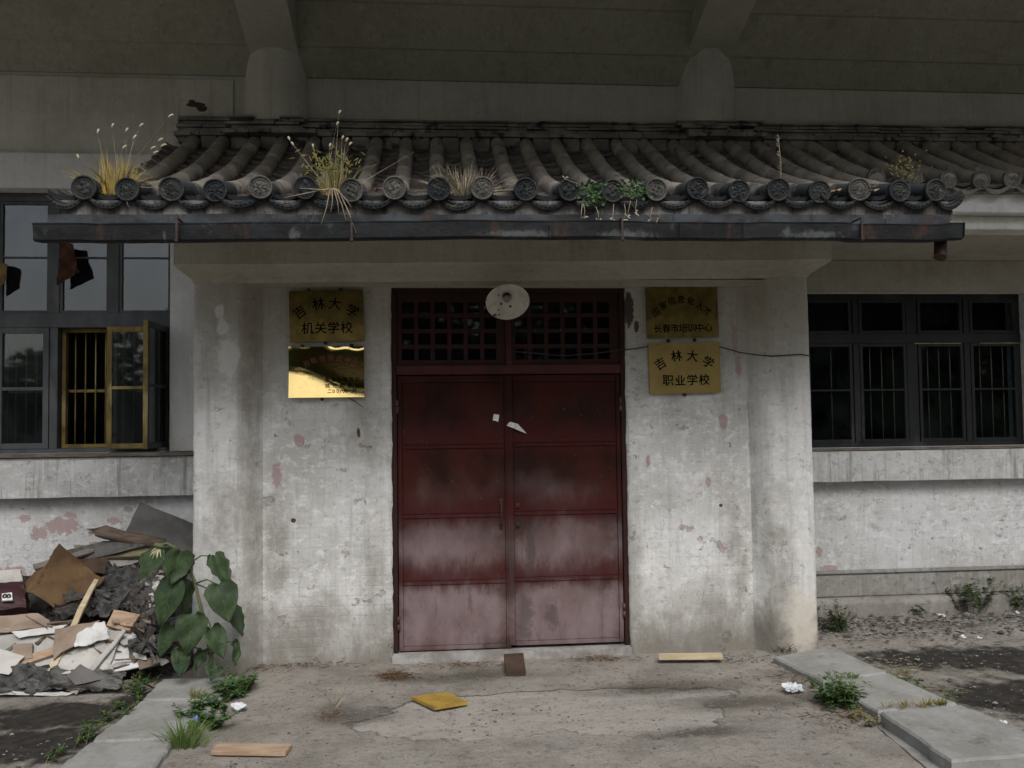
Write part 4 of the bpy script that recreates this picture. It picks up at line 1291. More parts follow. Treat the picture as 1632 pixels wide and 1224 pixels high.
# ------------------------------------------------------------------ plaques with lettering
def glyphs(items, depth=0.0012, bold=0.0):
    """items: (text, cx, cz, size, angle) in the plaque plane -> MB in local (x, 0, z)"""
    mb = MB()
    for s, cx, cz, size, ang in items:
        cu = bpy.data.curves.new('t', 'FONT')
        cu.body = s; cu.size = size; cu.extrude = depth
        cu.align_x = 'CENTER'; cu.align_y = 'CENTER'
        ob = bpy.data.objects.new('t', cu); col.objects.link(ob)
        bpy.context.view_layer.update()
        me = bpy.data.meshes.new_from_object(ob.evaluated_get(bpy.context.evaluated_depsgraph_get()))
        xs = [v.co.x for v in me.vertices]; ys = [v.co.y for v in me.vertices]
        if xs:
            ox, oy = (min(xs) + max(xs)) / 2, (min(ys) + max(ys)) / 2
            ca, sa = math.cos(ang), math.sin(ang)
            vs = []
            for v in me.vertices:
                a, b = v.co.x - ox, v.co.y - oy
                vs.append((cx + a * ca - b * sa, -v.co.z, cz + a * sa + b * ca))
            fs = [tuple(p.vertices) for p in me.polygons]
            mb.add(vs, fs)
            if bold:                      # heavier strokes
                for k, (dx, dz) in enumerate(((bold, 0), (-bold, 0), (0, bold), (0, -bold))):
                    mb.add([(x + dx, y + 0.00012 * (k + 1), z + dz) for x, y, z in vs], fs)
        bpy.data.objects.remove(ob); bpy.data.curves.remove(cu); bpy.data.meshes.remove(me)
    return mb


def plaque(corners, mat, label, lines, bolts, ripple=None, tiltx=0.0):
    Yp = 6.355
    tl, tr, br, bl_ = [P(x, y, Y=Yp) for x, y in corners]
    c = (tl + tr + br + bl_) / 4
    w_ = ((tr - tl).length + (br - bl_).length) / 2; h = ((tl - bl_).length + (tr - br).length) / 2
    rot = math.atan2((tr - tl).z, (tr - tl).x)
    T = thing('brass_plaque', c, label, 'plaque', 'brass school plaques beside the door')
    T.rotation_euler = (tiltx, -rot, 0)
    Z0 = Vector((0, 0, 0))

    def put(mb, name, mat):
        me_o = mb.build(name, mat, None, origin=Z0)
        me_o.parent = T
        return me_o
    m = MB()
    n, k = 40, 28
    vs, fs = [], []
    for j in range(k + 1):
        for i in range(n + 1):
            u, v = i / n * 2 - 1, j / k * 2 - 1
            d = ripple(u, v) if ripple else 0.0015 * (u * u + v * v)
            vs.append((u * w_ / 2, d, v * h / 2))
    for j in range(k):
        for i in range(n):
            a = j * (n + 1) + i
            fs.append((a, a + 1, a + n + 2, a + n + 1))
    m.add(vs, fs, True)
    N = len(vs)
    rim = [i for i in range(n)] + [j * (n + 1) + n for j in range(k)] + [k * (n + 1) + i for i in range(n, 0, -1)] + [j * (n + 1) for j in range(k, 0, -1)]
    base = [vs[r] for r in rim]
    m.add(base + [(x, 0.022, z) for x, y, z in base], [(q, (q + 1) % len(rim), len(rim) + (q + 1) % len(rim), len(rim) + q) for q in range(len(rim))])
    put(m, 'plate', mat)
    for lm, items, bold in lines:
        g = glyphs(items, 0.0012, bold)
        def dep(x, z): return (ripple(x / w_ * 2, z / h * 2) if ripple else 0.0015 * ((x / w_ * 2) ** 2 + (z / h * 2) ** 2))
        g.v = [(x, y - 0.0016 + dep(x, z), z) for x, y, z in g.v]
        put(g, 'lettering', lm)
    for bx, bz in bolts:
        m = MB(); m.lathe([(0.011, 0.03), (0.013, 0.0), (0.009, -0.012), (0.001, -0.015)], (bx * w_, 0.02, bz * h), (0, 1, 0), 12)
        put(m, 'mounting_stud', 'rusty_iron')
    return T


def arch(chars, xs, zs, angs, size):
    return [(c, x, z, size, a) for c, x, z, a in zip(chars, xs, zs, angs)]


def row(s, x0, x1, z, size):
    n = len(s)
    return [(c, x0 + (x1 - x0) * i / (n - 1), z, size, 0) for i, c in enumerate(s)]


plaque([(461, 464), (579, 462), (580, 543), (461, 545)], 'brass_tarnished', 'tarnished brass plaque with arched black characters, top one left of the door',
       [('letter_black', arch('吉林大学', (-0.19, -0.055, 0.06, 0.185), (0.032, 0.088, 0.088, 0.035), (0.6, 0.12, -0.12, -0.55), 0.092), 0.0012),
        ('letter_black', row('机关学校', -0.135, 0.14, -0.085, 0.09), 0.0012)],
       [(-0.24, 0.52), (0.19, 0.52), (-0.03, -0.52)])


def warp(u, v):
    q = v + 0.37 * u + 0.3 + 0.12 * math.sin(2.6 * u)
    top = max(0.0, v - 0.86 + 0.1 * math.sin(3.2 * u - 0.4) + 0.05 * math.sin(9 * u))
    return -0.012 * q - 0.0042 * math.log(1 + math.exp(-8 * q)) + 0.12 * top * top + 0.004 * math.sin(3 * u + 1)


plaque([(460, 553), (580, 552), (581, 633), (461, 634)], 'brass_mirror', 'shiny warped mirror-like brass plaque, lower one left of the door',
       [('letter_red', arch('百姓信得过学校', (-0.14, -0.09, -0.03, 0.03, 0.09, 0.15, 0.2), (0.06, 0.085, 0.095, 0.1, 0.095, 0.085, 0.065), (0.3, 0.2, 0.1, 0, -0.1, -0.2, -0.3), 0.048), 0.0),
        ('letter_black', row('长春市教育局', 0.005, 0.215, -0.055, 0.036) + row('城市晚报社', 0.005, 0.215, -0.098, 0.036), 0.0003),
        ('letter_black', row('二00六年一月', 0.02, 0.19, -0.138, 0.034), 0.0006)],
       [(-0.33, 0.52), (0.33, 0.53), (-0.07, -0.53)], warp)
plaque([(1029, 459), (1143, 457), (1146, 537), (1033, 539)], 'brass_tarnished', 'dark tarnished brass plaque with bent corners, top one right of the door',
       [('letter_black', arch('国家信息化人才', (-0.2, -0.145, -0.08, -0.01, 0.065, 0.135, 0.19), (0.005, 0.055, 0.088, 0.098, 0.085, 0.05, 0.008), (0.65, 0.45, 0.22, 0, -0.22, -0.45, -0.65), 0.062), 0.0006),
        ('letter_black', row('长春市培训中心', -0.19, 0.19, -0.115, 0.068), 0.001)],
       [(-0.22, 0.53), (0.2, 0.53), (-0.2, -0.55), (0.17, -0.55)], lambda u, v: 0.004 * u * u - 0.004 * (abs(u) > 0.93) * abs(v), 0.03)
plaque([(1033, 547), (1147, 545), (1149, 625), (1036, 628)], 'brass_matt', 'dull yellow brass plaque with clear black characters, lower one right of the door',
       [('letter_black', arch('吉林大学', (-0.185, -0.06, 0.06, 0.18), (0.035, 0.09, 0.088, 0.04), (0.55, 0.12, -0.12, -0.5), 0.088), 0.0011),
        ('letter_black', row('职业学校', -0.13, 0.145, -0.09, 0.086), 0.0011)],
       [(0.0, -0.53)])

m = MB()
a, b = P(548, 630, Y=6.375), P(578, 649, Y=6.36)
m.tube([a, a.lerp(b, 0.5) + Vector((0.004, 0, 0.004)), b], [0.004, 0.0035, 0.0025], 6)
single('stick', m, 'rusty_iron', 'thin dark stick poking out below the mirror-like plaque', 'stick')
# papers stuck on the door, and the cable
m = MB(); Yp = 6.419
m.sheet([P(787, 660, Y=Yp), P(796, 661, Y=Yp), P(794, 672, Y=Yp), P(785, 670, Y=Yp)], 6, 6, 0.002, 0.001, 30, 0.003)
single('paper_scrap', m, 'paper_white', 'small torn white paper scrap on the left door leaf', 'paper')
T = thing('paper_strip', P(824, 682, Y=6.408), 'torn white paper strip with faint marks across the door gap', 'paper')
m = MB(); Yp = 6.408
m.sheet([P(813, 672, Y=Yp), P(826, 676, Y=Yp), P(839, 691, Y=Yp), P(807, 678, Y=Yp)], 10, 6, 0.002, 0.001, 30, 0.003)
m.build('strip', 'paper_white', T)
m = MB()
for x, y in ((812, 676), (815, 677.5), (829, 683), (832, 685)):
    p = P(x, y, Y=Yp - 0.004); m.box(p.x - 0.004, p.x + 0.004, p.y - 0.0005, p.y, p.z - 0.0015, p.z + 0.0015)
m.build('faint_writing', 'black_ink', T)
m = MB()
pts = [P(818, 560, Y=6.41), P(850, 563, Y=6.40), P(900, 567, Y=6.39), P(950, 563, Y=6.385), P(985, 558, Y=6.38), P(1010, 556, Y=6.37), P(1034, 552, Y=6.372), P(1090, 548, Y=6.374), P(1149, 553, Y=6.368),
       P(1180, 562, Y=6.36), P(1205, 565.5, Y=6.27), P(1230, 567.5, Y=6.245), P(1255, 566, Y=6.24), P(1275, 564.5, Y=6.243), P(1290, 567, Y=6.25)]
m.tube(pts, 0.0045, 6)
single('loose_cable', m, 'cable_black', 'thin black cable sagging along the wall behind the right plaques', 'cable')


# ------------------------------------------------------------------ paving slabs
def slab(quad, z0, z1, label, group, mat='slab_concrete'):
    """quad: four photo pixels of the top face (far-left, far-right, near-right, near-left)"""
    top = [P(x, y, Z=z1) for x, y in quad]
    m = MB(); n = 12
    vs, fs = [], []
    rim = []
    for k in range(4):
        a, b = top[k], top[(k + 1) % 4]
        for i in range(n):
            p = a.lerp(b, i / n)
            q = Vector((mn.noise(p * 5) * 0.010 + min(0, mn.noise(p * 21)) * 0.02, mn.noise(p * 5 + Vector((7, 0, 0))) * 0.008 + mn.noise(p * 17) * 0.005, 0.003 * mn.noise(p * 6)))
            rim.append(p + q)
    N = len(rim); cen = sum(rim, Vector()) / N
    low = [Vector((p.x, p.y, z0)) for p in rim]
    ch = [p + (cen - p).normalized() * 0.012 for p in rim]
    rim2 = [Vector((p.x, p.y, p.z - 0.012)) for p in rim]
    vs = ch + rim2 + low
    fs = [tuple(range(N))]
    for r in range(2):
        for i in range(N):
            fs.append((r * N + i, r * N + (i + 1) % N, (r + 1) * N + (i + 1) % N, (r + 1) * N + i))
    m.add(vs, fs)
    return single('paving_slab', m, mat, label, 'paving slab', group)


GL, GR = 'concrete slabs in the strip left of the entrance', 'concrete slabs in the strip right of the entrance'
slab([(258, 1082), (388, 1078), (352, 1113), (228, 1114)], -0.05, 0.03, 'farthest left concrete slab, beneath the sunflower plant', GL)
slab([(226, 1116), (351, 1115), (282, 1175), (147, 1180)], -0.05, 0.033, 'middle left concrete slab between two weedy joints', GL)
slab([(143, 1183), (280, 1178), (225, 1250), (50, 1260)], -0.05, 0.033, 'nearest left concrete slab, cut by the bottom of the picture', GL)
slab([(1232, 1046), (1325, 1030), (1413, 1070), (1313, 1086)], -0.05, 0.04, 'farthest right concrete slab, at the foot of the right pillar', GR)
slab([(1316, 1088), (1416, 1072), (1525, 1120), (1400, 1134)], -0.05, 0.045, 'middle right concrete slab with a weed tuft at its inner side', GR)
slab([(1404, 1134), (1530, 1122), (1712, 1196), (1518, 1212)], -0.05, 0.08, 'nearest right concrete slab, thick and lifted at the lower right corner', GR)
# flush kerb strip beside the right slabs
m = MB()
a, b, c, d = P(1398, 1158, Z=0.008), P(1404, 1152, Z=0.008), P(1520, 1240, Z=0.008), P(1496, 1240, Z=0.008)
m.sheet([a, b, c, d], 4, 30, 0.002, 0.05, 5, 0.006)
single('kerb_strip', m, 'slab_kerb', 'narrow flush concrete kerb along the nearest right slab', 'kerb')


# ------------------------------------------------------------------ plants
def blade(m, base, tip, wid, bend, n=4):
    base, tip = Vector(base), Vector(tip)
    d = tip - base
    side = d.cross(Vector((0, 1, 0.2)))
    side = side.normalized() if side.length > 1e-5 else Vector((1, 0, 0))
    ang = random.uniform(-0.9, 0.9)
    side = (side * math.cos(ang) + Vector((0, 1, 0)) * math.sin(ang))
    vs, fs = [], []
    for i in range(n + 1):
        t = i / n
        p = base + d * t + Vector(bend) * (t * t) - Vector((0, 0, 0)) * 0
        w_ = wid * (1 - t ** 1.5) + 0.0004
        vs += [p - side * w_, p + side * w_]
    for i in range(n): fs.append((2 * i, 2 * i + 1, 2 * i + 3, 2 * i + 2))
    m.add(vs, fs, True)
    return base + d + Vector(bend)


def tuft(m, c, n, length, spread, wid=0.003, up=1.0, lean=(0, 0, 0), droop=0.4, rad=0.04):
    c = Vector(c)
    for _ in range(n):
        a = random.uniform(0, 6.283); r = random.random()
        b = c + Vector((math.cos(a), math.sin(a) * 0.7, 0)) * rad * random.random()
        L = length * random.uniform(0.45, 1.1)
        d = Vector((math.cos(a) * spread * r, math.sin(a) * spread * r * 0.8, up)).normalized() * L + Vector(lean) * L
        blade(m, b, b + d, wid * random.uniform(0.6, 1.3), Vector((d.x, d.y, 0)) * droop * r - Vector((0, 0, L * droop * r * 0.5)))


def seed_head(m, p, d, L=0.045, r=0.006):
    p, d = Vector(p), Vector(d).normalized()
    m.tube([p, p + d * L * 0.3, p + d * L * 0.7 + Vector((0, 0, -0.004)), p + d * L + Vector((0, 0, -0.014))], [r * 0.4, r, r * 0.9, r * 0.2], 6)


def roof_pt(px, Y, up=0.0):
    x = px_x(px, Y, 290)
    return Vector((x, Y, zr(Y) - 0.04 + tilt(x) + up))


def roof_plants():
    # golden grass near the left end
    c = roof_pt(184, 5.2)
    T = thing('roof_grass', c, 'tall golden grass clump with seed heads at the left end of the roof', 'grass clump', 'plants growing on the porch roof')
    m = MB(); tuft(m, c, 130, 0.25, 0.8, 0.004, rad=0.11, droop=0.6); m.build('blades', 'grass_yellow', T)
    m = MB(); tuft(m, c + Vector((0.04, 0, 0)), 35, 0.2, 0.6, 0.003, rad=0.08); m.build('blades', 'grass_olive', T)
    m = MB(); h = MB()
    for x, y in ((268, 187), (178, 204), (222, 203), (200, 211), (252, 226), (240, 238), (256, 234), (155, 213), (212, 222), (195, 238), (244, 246), (126, 254)):
        t = P(x, y, Y=5.2 + random.uniform(-0.05, 0.08)); b = c + Vector((random.uniform(-0.06, 0.06), random.uniform(-0.03, 0.03), 0))
        blade(m, b, t, 0.002, Vector((0, 0, 0)))
        seed_head(h, t, (t - b).normalized() + Vector((0.5, 0, 0.1)), 0.045, 0.007)
    for x, y in ((205, 330), (196, 312), (262, 300)):
        t = P(x, y, Y=5.02); blade(m, c + Vector((0.05, -0.05, 0.05)), t, 0.002, Vector((0, 0, 0)))
    m.build('stalks', 'grass_dry', T); h.build('seed_heads', 'grass_pale', T)
    # greener clump with dead stems hanging over the gutter
    c = roof_pt(533, 5.22)
    T = thing('roof_grass', c, 'green and olive grass clump with dead stems hanging over the gutter', 'grass clump', 'plants growing on the porch roof')
    m = MB(); tuft(m, c, 85, 0.24, 0.85, 0.003, rad=0.10, droop=0.7); m.build('blades', 'grass_olive', T)
    m = MB()
    for _ in range(160):
        t = P(random.gauss(525, 22), random.gauss(262, 14), Y=5.25 + random.uniform(-0.1, 0.1))
        a = random.uniform(0, 6.28)
        blade(m, t, t + Vector((math.cos(a), random.uniform(-.4, .4), math.sin(a))) * 0.035, 0.004, (0, 0, 0), 2)
    m.build('leaves', 'grass_olive', T)
    m = MB(); h = MB()
    for x, y in ((540, 182), (536, 200), (545, 222), (551, 226), (462, 224), (468, 232), (499, 236), (556, 232), (525, 235), (660, 242)):
        t = P(x, y, Y=5.24 + random.uniform(-0.04, 0.06)); b = c + Vector((random.uniform(-0.06, 0.06), 0, 0.02))
        blade(m, b, t, 0.0022, (0, 0, 0)); 
        if x != 660: seed_head(h, t, (t - b).normalized() + Vector((0.3, 0, 0)), 0.04, 0.007)
    for x, y in ((568, 372), (551, 350), (512, 358), (540, 340), (527, 338), (452, 315), (478, 300), (560, 330)):
        t = P(x, y, Y=4.95); mid = P(530 + (x - 530) * 0.25, 303, Y=4.98)
        m.tube([c + Vector((0, -0.05, 0.04)), mid, mid.lerp(t, 0.5) + Vector((0.006, 0, 0)), t], [0.003, 0.0035, 0.003, 0.0015], 5)
    m.build('dead_stems', 'grass_dry', T); h.build('seed_heads', 'grass_pale', T)
    # dry grey tuft
    c = roof_pt(740, 5.18)
    T = MB(); tuft(T, c, 240, 0.21, 1.5, 0.0024, rad=0.14, droop=0.8)
    for x, y in ((775, 322), (720, 336), (690, 300), (800, 300)): blade(T, c, P(x, y, Y=5.0), 0.0018, (0, 0, 0.02))
    single('roof_grass', T, 'grass_dry', 'dry grey grass tuft in the middle of the porch eave', 'grass clump', 'plants growing on the porch roof')

    def leafy(pxs, Y, n, sx, sy, size, mat, label, name='roof_weed', stalks=()):
        c = P(pxs[0], pxs[1], Y=Y)
        T = thing(name, c, label, 'weed', 'plants growing on the porch roof')
        m = MB()
        for _ in range(n):
            p = P(random.gauss(pxs[0], sx), random.gauss(pxs[1], sy), Y=Y + random.uniform(-0.06, 0.06))
            a = random.uniform(0, 6.28); d = Vector((math.cos(a), random.uniform(-0.8, 0.2), math.sin(a) * 0.8)).normalized() * size * random.uniform(0.6, 1.3)
            s = d.cross(Vector((0.2, 1, 0.3))).normalized() * size * 0.32
            k = Vector((0, -0.006, -0.004))
            m.add([p, p + d * 0.45 + s + k, p + d, p + d * 0.45 - s + k, p + d * 0.5], [(0, 1, 4), (1, 2, 4), (2, 3, 4), (3, 0, 4)])
        m.build('leaves', mat, T)
        if stalks:
            m = MB(); h = MB()
            for (xa, ya, xb, yb) in stalks:
                a = P(xa, ya, Y=Y - 0.03); b = P(xb, yb, Y=Y - 0.06)
                m.tube([a, a.lerp(b, 0.5) + Vector((random.uniform(-.01, .01), 0, 0)), b], [0.0022, 0.002, 0.0012], 5)
                for q in range(3):
                    e = b + Vector((random.uniform(-0.02, 0.02), 0, random.uniform(-0.015, 0.02)))
                    h.tube([b, e, e + Vector((0.008, 0, -0.006))], [0.0015, 0.0035, 0.001], 5)
            m.build('dry_stalks', 'grass_dry', T); h.build('dry_seeds', 'grass_pale', T)
    leafy((942, 308), 5.02, 90, 9, 9, 0.036, 'weed_dark', 'dark green leafy weed between two round end tiles', stalks=((935, 300, 900, 285), (930, 325, 931, 348), (928, 325, 926, 354), (950, 330, 954, 353)))
    leafy((1010, 303), 5.02, 70, 10, 8, 0.034, 'weed_dark', 'smaller green weed with dry stalks over the gutter', stalks=((1005, 320, 1000, 345), (1015, 318, 1012, 340), (1040, 330, 1036, 350), (978, 325, 976, 352), (995, 325, 994, 350), (1030, 340, 1048, 352)))
    leafy((1441, 266), 5.5, 90, 14, 12, 0.02, 'grass_olive', 'sparse olive weed on the right part of the roof')
    c = roof_pt(1243, 5.3); m = MB(); tip = P(1240, 214, Y=5.32)
    m.tube([c, c.lerp(tip, 0.5) + Vector((0.012, 0, 0)), tip], [0.003, 0.0025, 0.0015], 5)
    for k in range(24):
        p = c.lerp(tip, random.uniform(0.35, 1)); m.tube([p, p + Vector((random.uniform(-.018, .018), 0, random.uniform(0, .016)))], [0.002, 0.003], 4)
    single('roof_stalk', m, 'grass_dry', 'single dry upright stalk on the right of the roof', 'stalk', 'plants growing on the porch roof')
    for k, (px, Y) in enumerate(((1330, 5.05), (600, 5.12), (1388, 5.06))):
        c = roof_pt(px, Y, 0.03); m = MB()
        m.sheet([c + Vector((-.03, .03, .01)), c + Vector((.03, .035, .02)), c + Vector((.035, -.03, .01)), c + Vector((-.02, -.03, 0))], 6, 6, 0.01, 0.001, 30, 0.01)
        single('dead_leaf', m, 'dead_leaf', ['curled tan dead leaf on the eave at the right', 'small tan dead leaf beside the green grass clump', 'pale dead leaf near the last end tiles'][k], 'leaf')


roof_plants()


# ------------------------------------------------------------------ sunflower
def leaf_mesh(A, T, width, twist=0.0, cup=0.25, droop=0.12):
    """heart-shaped leaf hanging from A to tip T"""
    A, T = Vector(A), Vector(T)
    d = T - A; L = d.length; d.normalize()
    view = Vector((-A.x * 0.2, -1, 0.25)).normalized()
    nrm = (view - d * view.dot(d)).normalized()
    nrm = Matrix.Rotation(twist, 3, d) @ nrm
    side = d.cross(nrm)
    hw = [(-0.10, 0.30), (-0.07, 0.62), (0.02, 0.86), (0.15, 0.99), (0.3, 1.0), (0.45, 0.9), (0.6, 0.72), (0.74, 0.5), (0.87, 0.26), (1.0, 0.012)]
    m = MB(); vs, fs = [], []; cs = 4
    for i, (t, w_) in enumerate(hw):
        for k in range(-cs, cs + 1):
            u = k / cs
            s = abs(u)
            tt = t if t > 0 else t * s           # notch where the stalk joins
            wv = width / 2 * w_ * (1 + 0.13 * mn.noise((A.x * 9 + i * 0.9, k * 0.7, A.z * 7)))
            h = cup * width * (s - s * s * 0.6) * 0.5 - droop * L * max(0, tt) ** 2 + 0.03 * mn.noise((A.x * 20 + tt * 4, u * 2.0, A.z * 20)) + 0.008 * math.sin(tt * 22 + A.z * 9) * s
            vs.append(A + d * (L * tt) + side * (wv * u) + nrm * h)
    n = 2 * cs + 1
    for i in range(len(hw) - 1):
        for k in range(n - 1): fs.append((i * n + k, i * n + k + 1, (i + 1) * n + k + 1, (i + 1) * n + k))
    m.add(vs, fs, True)
    v = MB()
    mid = [vs[i * n + cs] + nrm * 0.0015 for i in range(2, len(hw))]
    v.tube([A + nrm * 0.001] + mid, [0.003] + [0.0024 * (1 - i / len(mid)) + 0.0005 for i in range(len(mid))], 5)
    for i in (2, 4, 5, 6):
        for sg in (-1, 1):
            a = vs[i * n + cs] + nrm * 0.001; b = vs[min(i + 1, len(hw) - 1) * n + cs + sg * 2] + nrm * 0.002; e = vs[min(i + 2, len(hw) - 1) * n + cs + sg * 3] + nrm * 0.002
            v.tube([a, b, e], [0.0016, 0.0012, 0.0005], 4)
    return m, v


def sunflower():
    q = lambda cx, cy, Y: P(cx * 0.3873, 750 + cy * 0.3873, Y=Y)
    base = P(338, 1080, Z=0.04)
    T = thing('sunflower_plant', base, 'tall drooping sunflower plant with big dark green leaves by the left pillar', 'plant')
    yb = base.y
    spine = [base, q(868, 760, yb), q(835, 600, yb), q(803, 465, yb - .02), q(775, 385, yb - .03), q(735, 325, yb - .05), q(690, 300, yb - .07), q(658, 304, yb - .08)]
    m = MB(); m.tube(spine, [0.014, 0.013, 0.012, 0.010, 0.009, 0.008, 0.007, 0.008], 10); m.build('stem', 'sunflower_stem', T)
    spec = [((655, 328), (562, 455), 100, 0.5, 5, -.10), ((745, 335), (700, 472), 135, -0.2, 4, -.12), ((770, 345), (760, 450), 95, -0.7, 4, -.02), ((882, 352), (948, 478), 105, -0.35, 4, -.02),
            ((900, 470), (945, 625), 150, -0.1, 3, -.1), ((950, 560), (1005, 676), 95, -0.5, 3, .06), ((715, 455), (650, 645), 128, 0.25, 3, -.1), ((785, 470), (745, 590), 85, 0.8, 3, .08),
            ((795, 595), (770, 760), 140, 0.0, 2, -.14), ((705, 640), (650, 772), 88, 0.4, 2, -.03), ((870, 650), (925, 770), 112, -0.3, 2, -.1), ((968, 700), (975, 803), 55, -0.8, 1, -.03),
            ((745, 735), (742, 852), 90, 0.2, 1, -.12), ((835, 740), (802, 822), 62, 0.5, 1, -.03), ((885, 805), (868, 864), 85, -0.1, 1, -.12), ((600, 345), (570, 400), 60, 0.9, 5, -.02)]
    for (a, t, w_, tw, node, dy) in spec:
        A = q(*a, yb + dy); Tp = q(*t, yb + dy - 0.05)
        m, v = leaf_mesh(A, Tp, w_ * 0.84 * 0.3873 * (yb) / F, tw)
        S = Vector(spine[node])
        v.tube([S, S.lerp(A, 0.5) + Vector((0, 0, 0.03)), A], [0.006, 0.005, 0.004], 6)
        lf = m.build('leaf', 'sunflower_leaf', T)
        v.build('leaf_stalk', 'leaf_vein', lf)
    # withered flower head, bent over
    c = q(655, 312, yb - .1)
    m = MB(); m.lathe([(0.001, -0.02), (0.03, -0.012), (0.04, 0.0), (0.03, 0.012), (0.001, 0.016)], c, (-0.3, -0.5, -0.9), 14)
    hd = m.build('flower_head', 'sunflower_stem', T)
    m = MB()
    for k in range(13):
        a = -0.9 + 3.6 * k / 12
        d = Vector((math.cos(a + 2.2), -0.3, -abs(math.sin(a)) * 0.6 - 0.2)).normalized()
        blade(m, c, c + d * random.uniform(0.05, 0.08), 0.006, (0, 0, -0.012))
    m.build('sepals', 'withered_sepal', hd)


sunflower()


# ------------------------------------------------------------------ rubbish heap by the left wall
def Q(x, y, off=0.0):
    """point where the photo ray meets the sloping face of the heap"""
    d = ray(x, y); nrm = Vector((0, -0.55, 1)).normalized(); o = Vector((0, 5.9, 0)) + nrm * off
    t = (o - C0).dot(nrm) / d.dot(nrm)
    return C0 + d * t


def heap():
    m = MB(); vs, fs = [], []; nx, ny = 110, 80
    x0, x1, y0, y1 = -4.6, -1.72, 5.75, 7.48
    for j in range(ny + 1):
        for i in range(nx + 1):
            x = x0 + (x1 - x0) * i / nx; y = y0 + (y1 - y0) * j / ny
            e = max(0, min(1, (y - 5.8) / 0.9)) ** 0.8
            r = max(0, min(1, (-1.78 - x) / 0.5))
            q = Vector((x * 3.3, y * 3.3, 0))
            z = (y - 5.9) * 0.52 * e * (0.25 + 0.75 * r) - 0.05
            z += e * (0.13 * (0.5 - abs(mn.noise(q))) + 0.07 * (0.4 - abs(mn.noise(q * 2.7))) + 0.03 * mn.noise(q * 6)) - 0.02
            z -= 0.28 * max(0, min(1, (-2.55 - x) / 0.7)) * e
            if y < 5.85: z = min(z, -0.02)
            vs.append((x, y, z))
    for j in range(ny):
        for i in range(nx):
            a = j * (nx + 1) + i
            fs.append((a, a + 1, a + nx + 2, a + nx + 1))
    m.add(vs, fs, False)
    o = m.build('rubbish_heap', 'rag_dark', None, origin=(-3, 6.4, 0))
    tag(o, 'heap of dark rags and dirt piled against the left wall', 'rubbish heap', None, 'stuff')

    G = 'waste lying on the rubbish heap'

    def sh(name, corners, mat, label, cat, off=0.03, amp=0.02, thick=0.008, freq=5, ragged=0.006, n=14, fold=None, seed=0.0, drape=None):
        c = []
        for p in corners:
            c.append(Q(p[0], p[1], p[2] if len(p) > 2 else off))
        m = MB(); m.sheet(c, n, n, amp, thick, freq, ragged, fold, seed, drape)
        return single(name, m, mat, label, cat, G)
    # board leaning in the corner under the ledge
    m = MB()
    m.sheet([P(224, 800, Y=7.33), P(316, 838, Y=7.33), P(316, 885, Y=7.1), P(196, 856, Y=7.1)], 8, 8, 0.004, 0.02, 4, 0.006)
    single('leaning_board', m, 'grey_board', 'grey fibreboard leaning on the wall under the left ledge', 'board', G)
    m = MB()
    a, b = P(152, 848, Y=6.95), P(262, 868, Y=7.05)
    m.tube([a, a.lerp(b, 0.12) + Vector((0, 0, 0.012)), a.lerp(b, 0.4), a.lerp(b, .7), b], [0.03, 0.052, 0.047, 0.05, 0.045], 9)
    for k in range(10):
        d = Vector((-random.uniform(0.03, 0.07), random.uniform(-.02, .02), random.uniform(-.04, .05)))
        m.tube([a + Vector((0.02, random.uniform(-.02, .02), random.uniform(-.03, .03))), a + d], [0.008, 0.002], 4)
    single('rotten_log', m, 'old_plank', 'rotten split log lying on top of the heap', 'log', G)
    sh('timber_board', [(118, 868, .16), (240, 874, .16), (240, 886, .13), (122, 890, .13)], 'greenish_plank', 'flat greenish yellow board under the rotten log', 'board', 0.1, 0.004, 0.03, n=6)
    sh('timber_board', [(165, 888, .11), (262, 878, .11), (262, 893, .06), (178, 904, .06)], 'dirty_grey_board', 'grey board edge poking from the heap behind the sunflower', 'board', 0.06, 0.006, 0.02, n=6)
    sh('dark_sheet', [(95, 880, .2), (165, 862, .22), (240, 868, .2), (125, 896, .12)], 'felt_grey', 'dark grey felt sheet under the rotten log', 'sheet', 0.1, 0.02, 0.006)
    sh('cardboard_sheet', [(108, 880, .25), (162, 920, .24), (96, 976, .08), (30, 935, .09)], 'brown_cardboard', 'large bent brown cardboard sheet on the left of the heap', 'cardboard', 0.1, 0.035, 0.01, 4, 0.012, fold=lambda u, v: 0.16 * max(0, 1 - abs(u - 0.15 - 0.5 * v) * 3.2) - 0.05 * u)
    sh('cardboard_flap', [(118, 892, .25), (172, 888, .22), (168, 916, .18), (140, 912, .2)], 'brown_block', 'small dark brown panel behind the bent cardboard', 'cardboard', 0.1, 0.008, 0.01, n=6)
    sh('wood_strip', [(150, 922, .2), (157, 924, .2), (84, 1076, .06), (73, 1074, .06)], 'pale_plank', 'long narrow strip of wood lying down the heap front', 'wood strip', 0.1, 0.012, 0.014, 3, 0.003)
    sh('wood_square', [(182, 972, .13), (223, 979, .13), (206, 1006, .1), (170, 997, .1)], 'bare_plank', 'square brown wooden board on the white boards', 'wood piece', 0.1, 0.002, 0.022, n=4)
    sh('broken_board', [(150, 998, .06), (215, 1003, .06), (226, 1063, .02), (140, 1078, .03)], 'clean_white_board', 'clean white board at the right front of the heap', 'board', 0.04, 0.006, 0.008, n=8)
    sh('broken_board', [(112, 1000, .09), (196, 1008, .09), (170, 1072, .04), (80, 1076, .05)], 'dirty_white_board', 'dirty white board in the middle front of the heap', 'board', 0.06, 0.012, 0.008, 4)
    sh('crumpled_paper', [(124, 1014, .14), (166, 990, .16), (176, 1019, .12), (118, 1034, .12)], 'clean_white_board', 'crumpled white paper on the dirty white board', 'paper', 0.1, 0.03, 0.003, 9, 0.012)
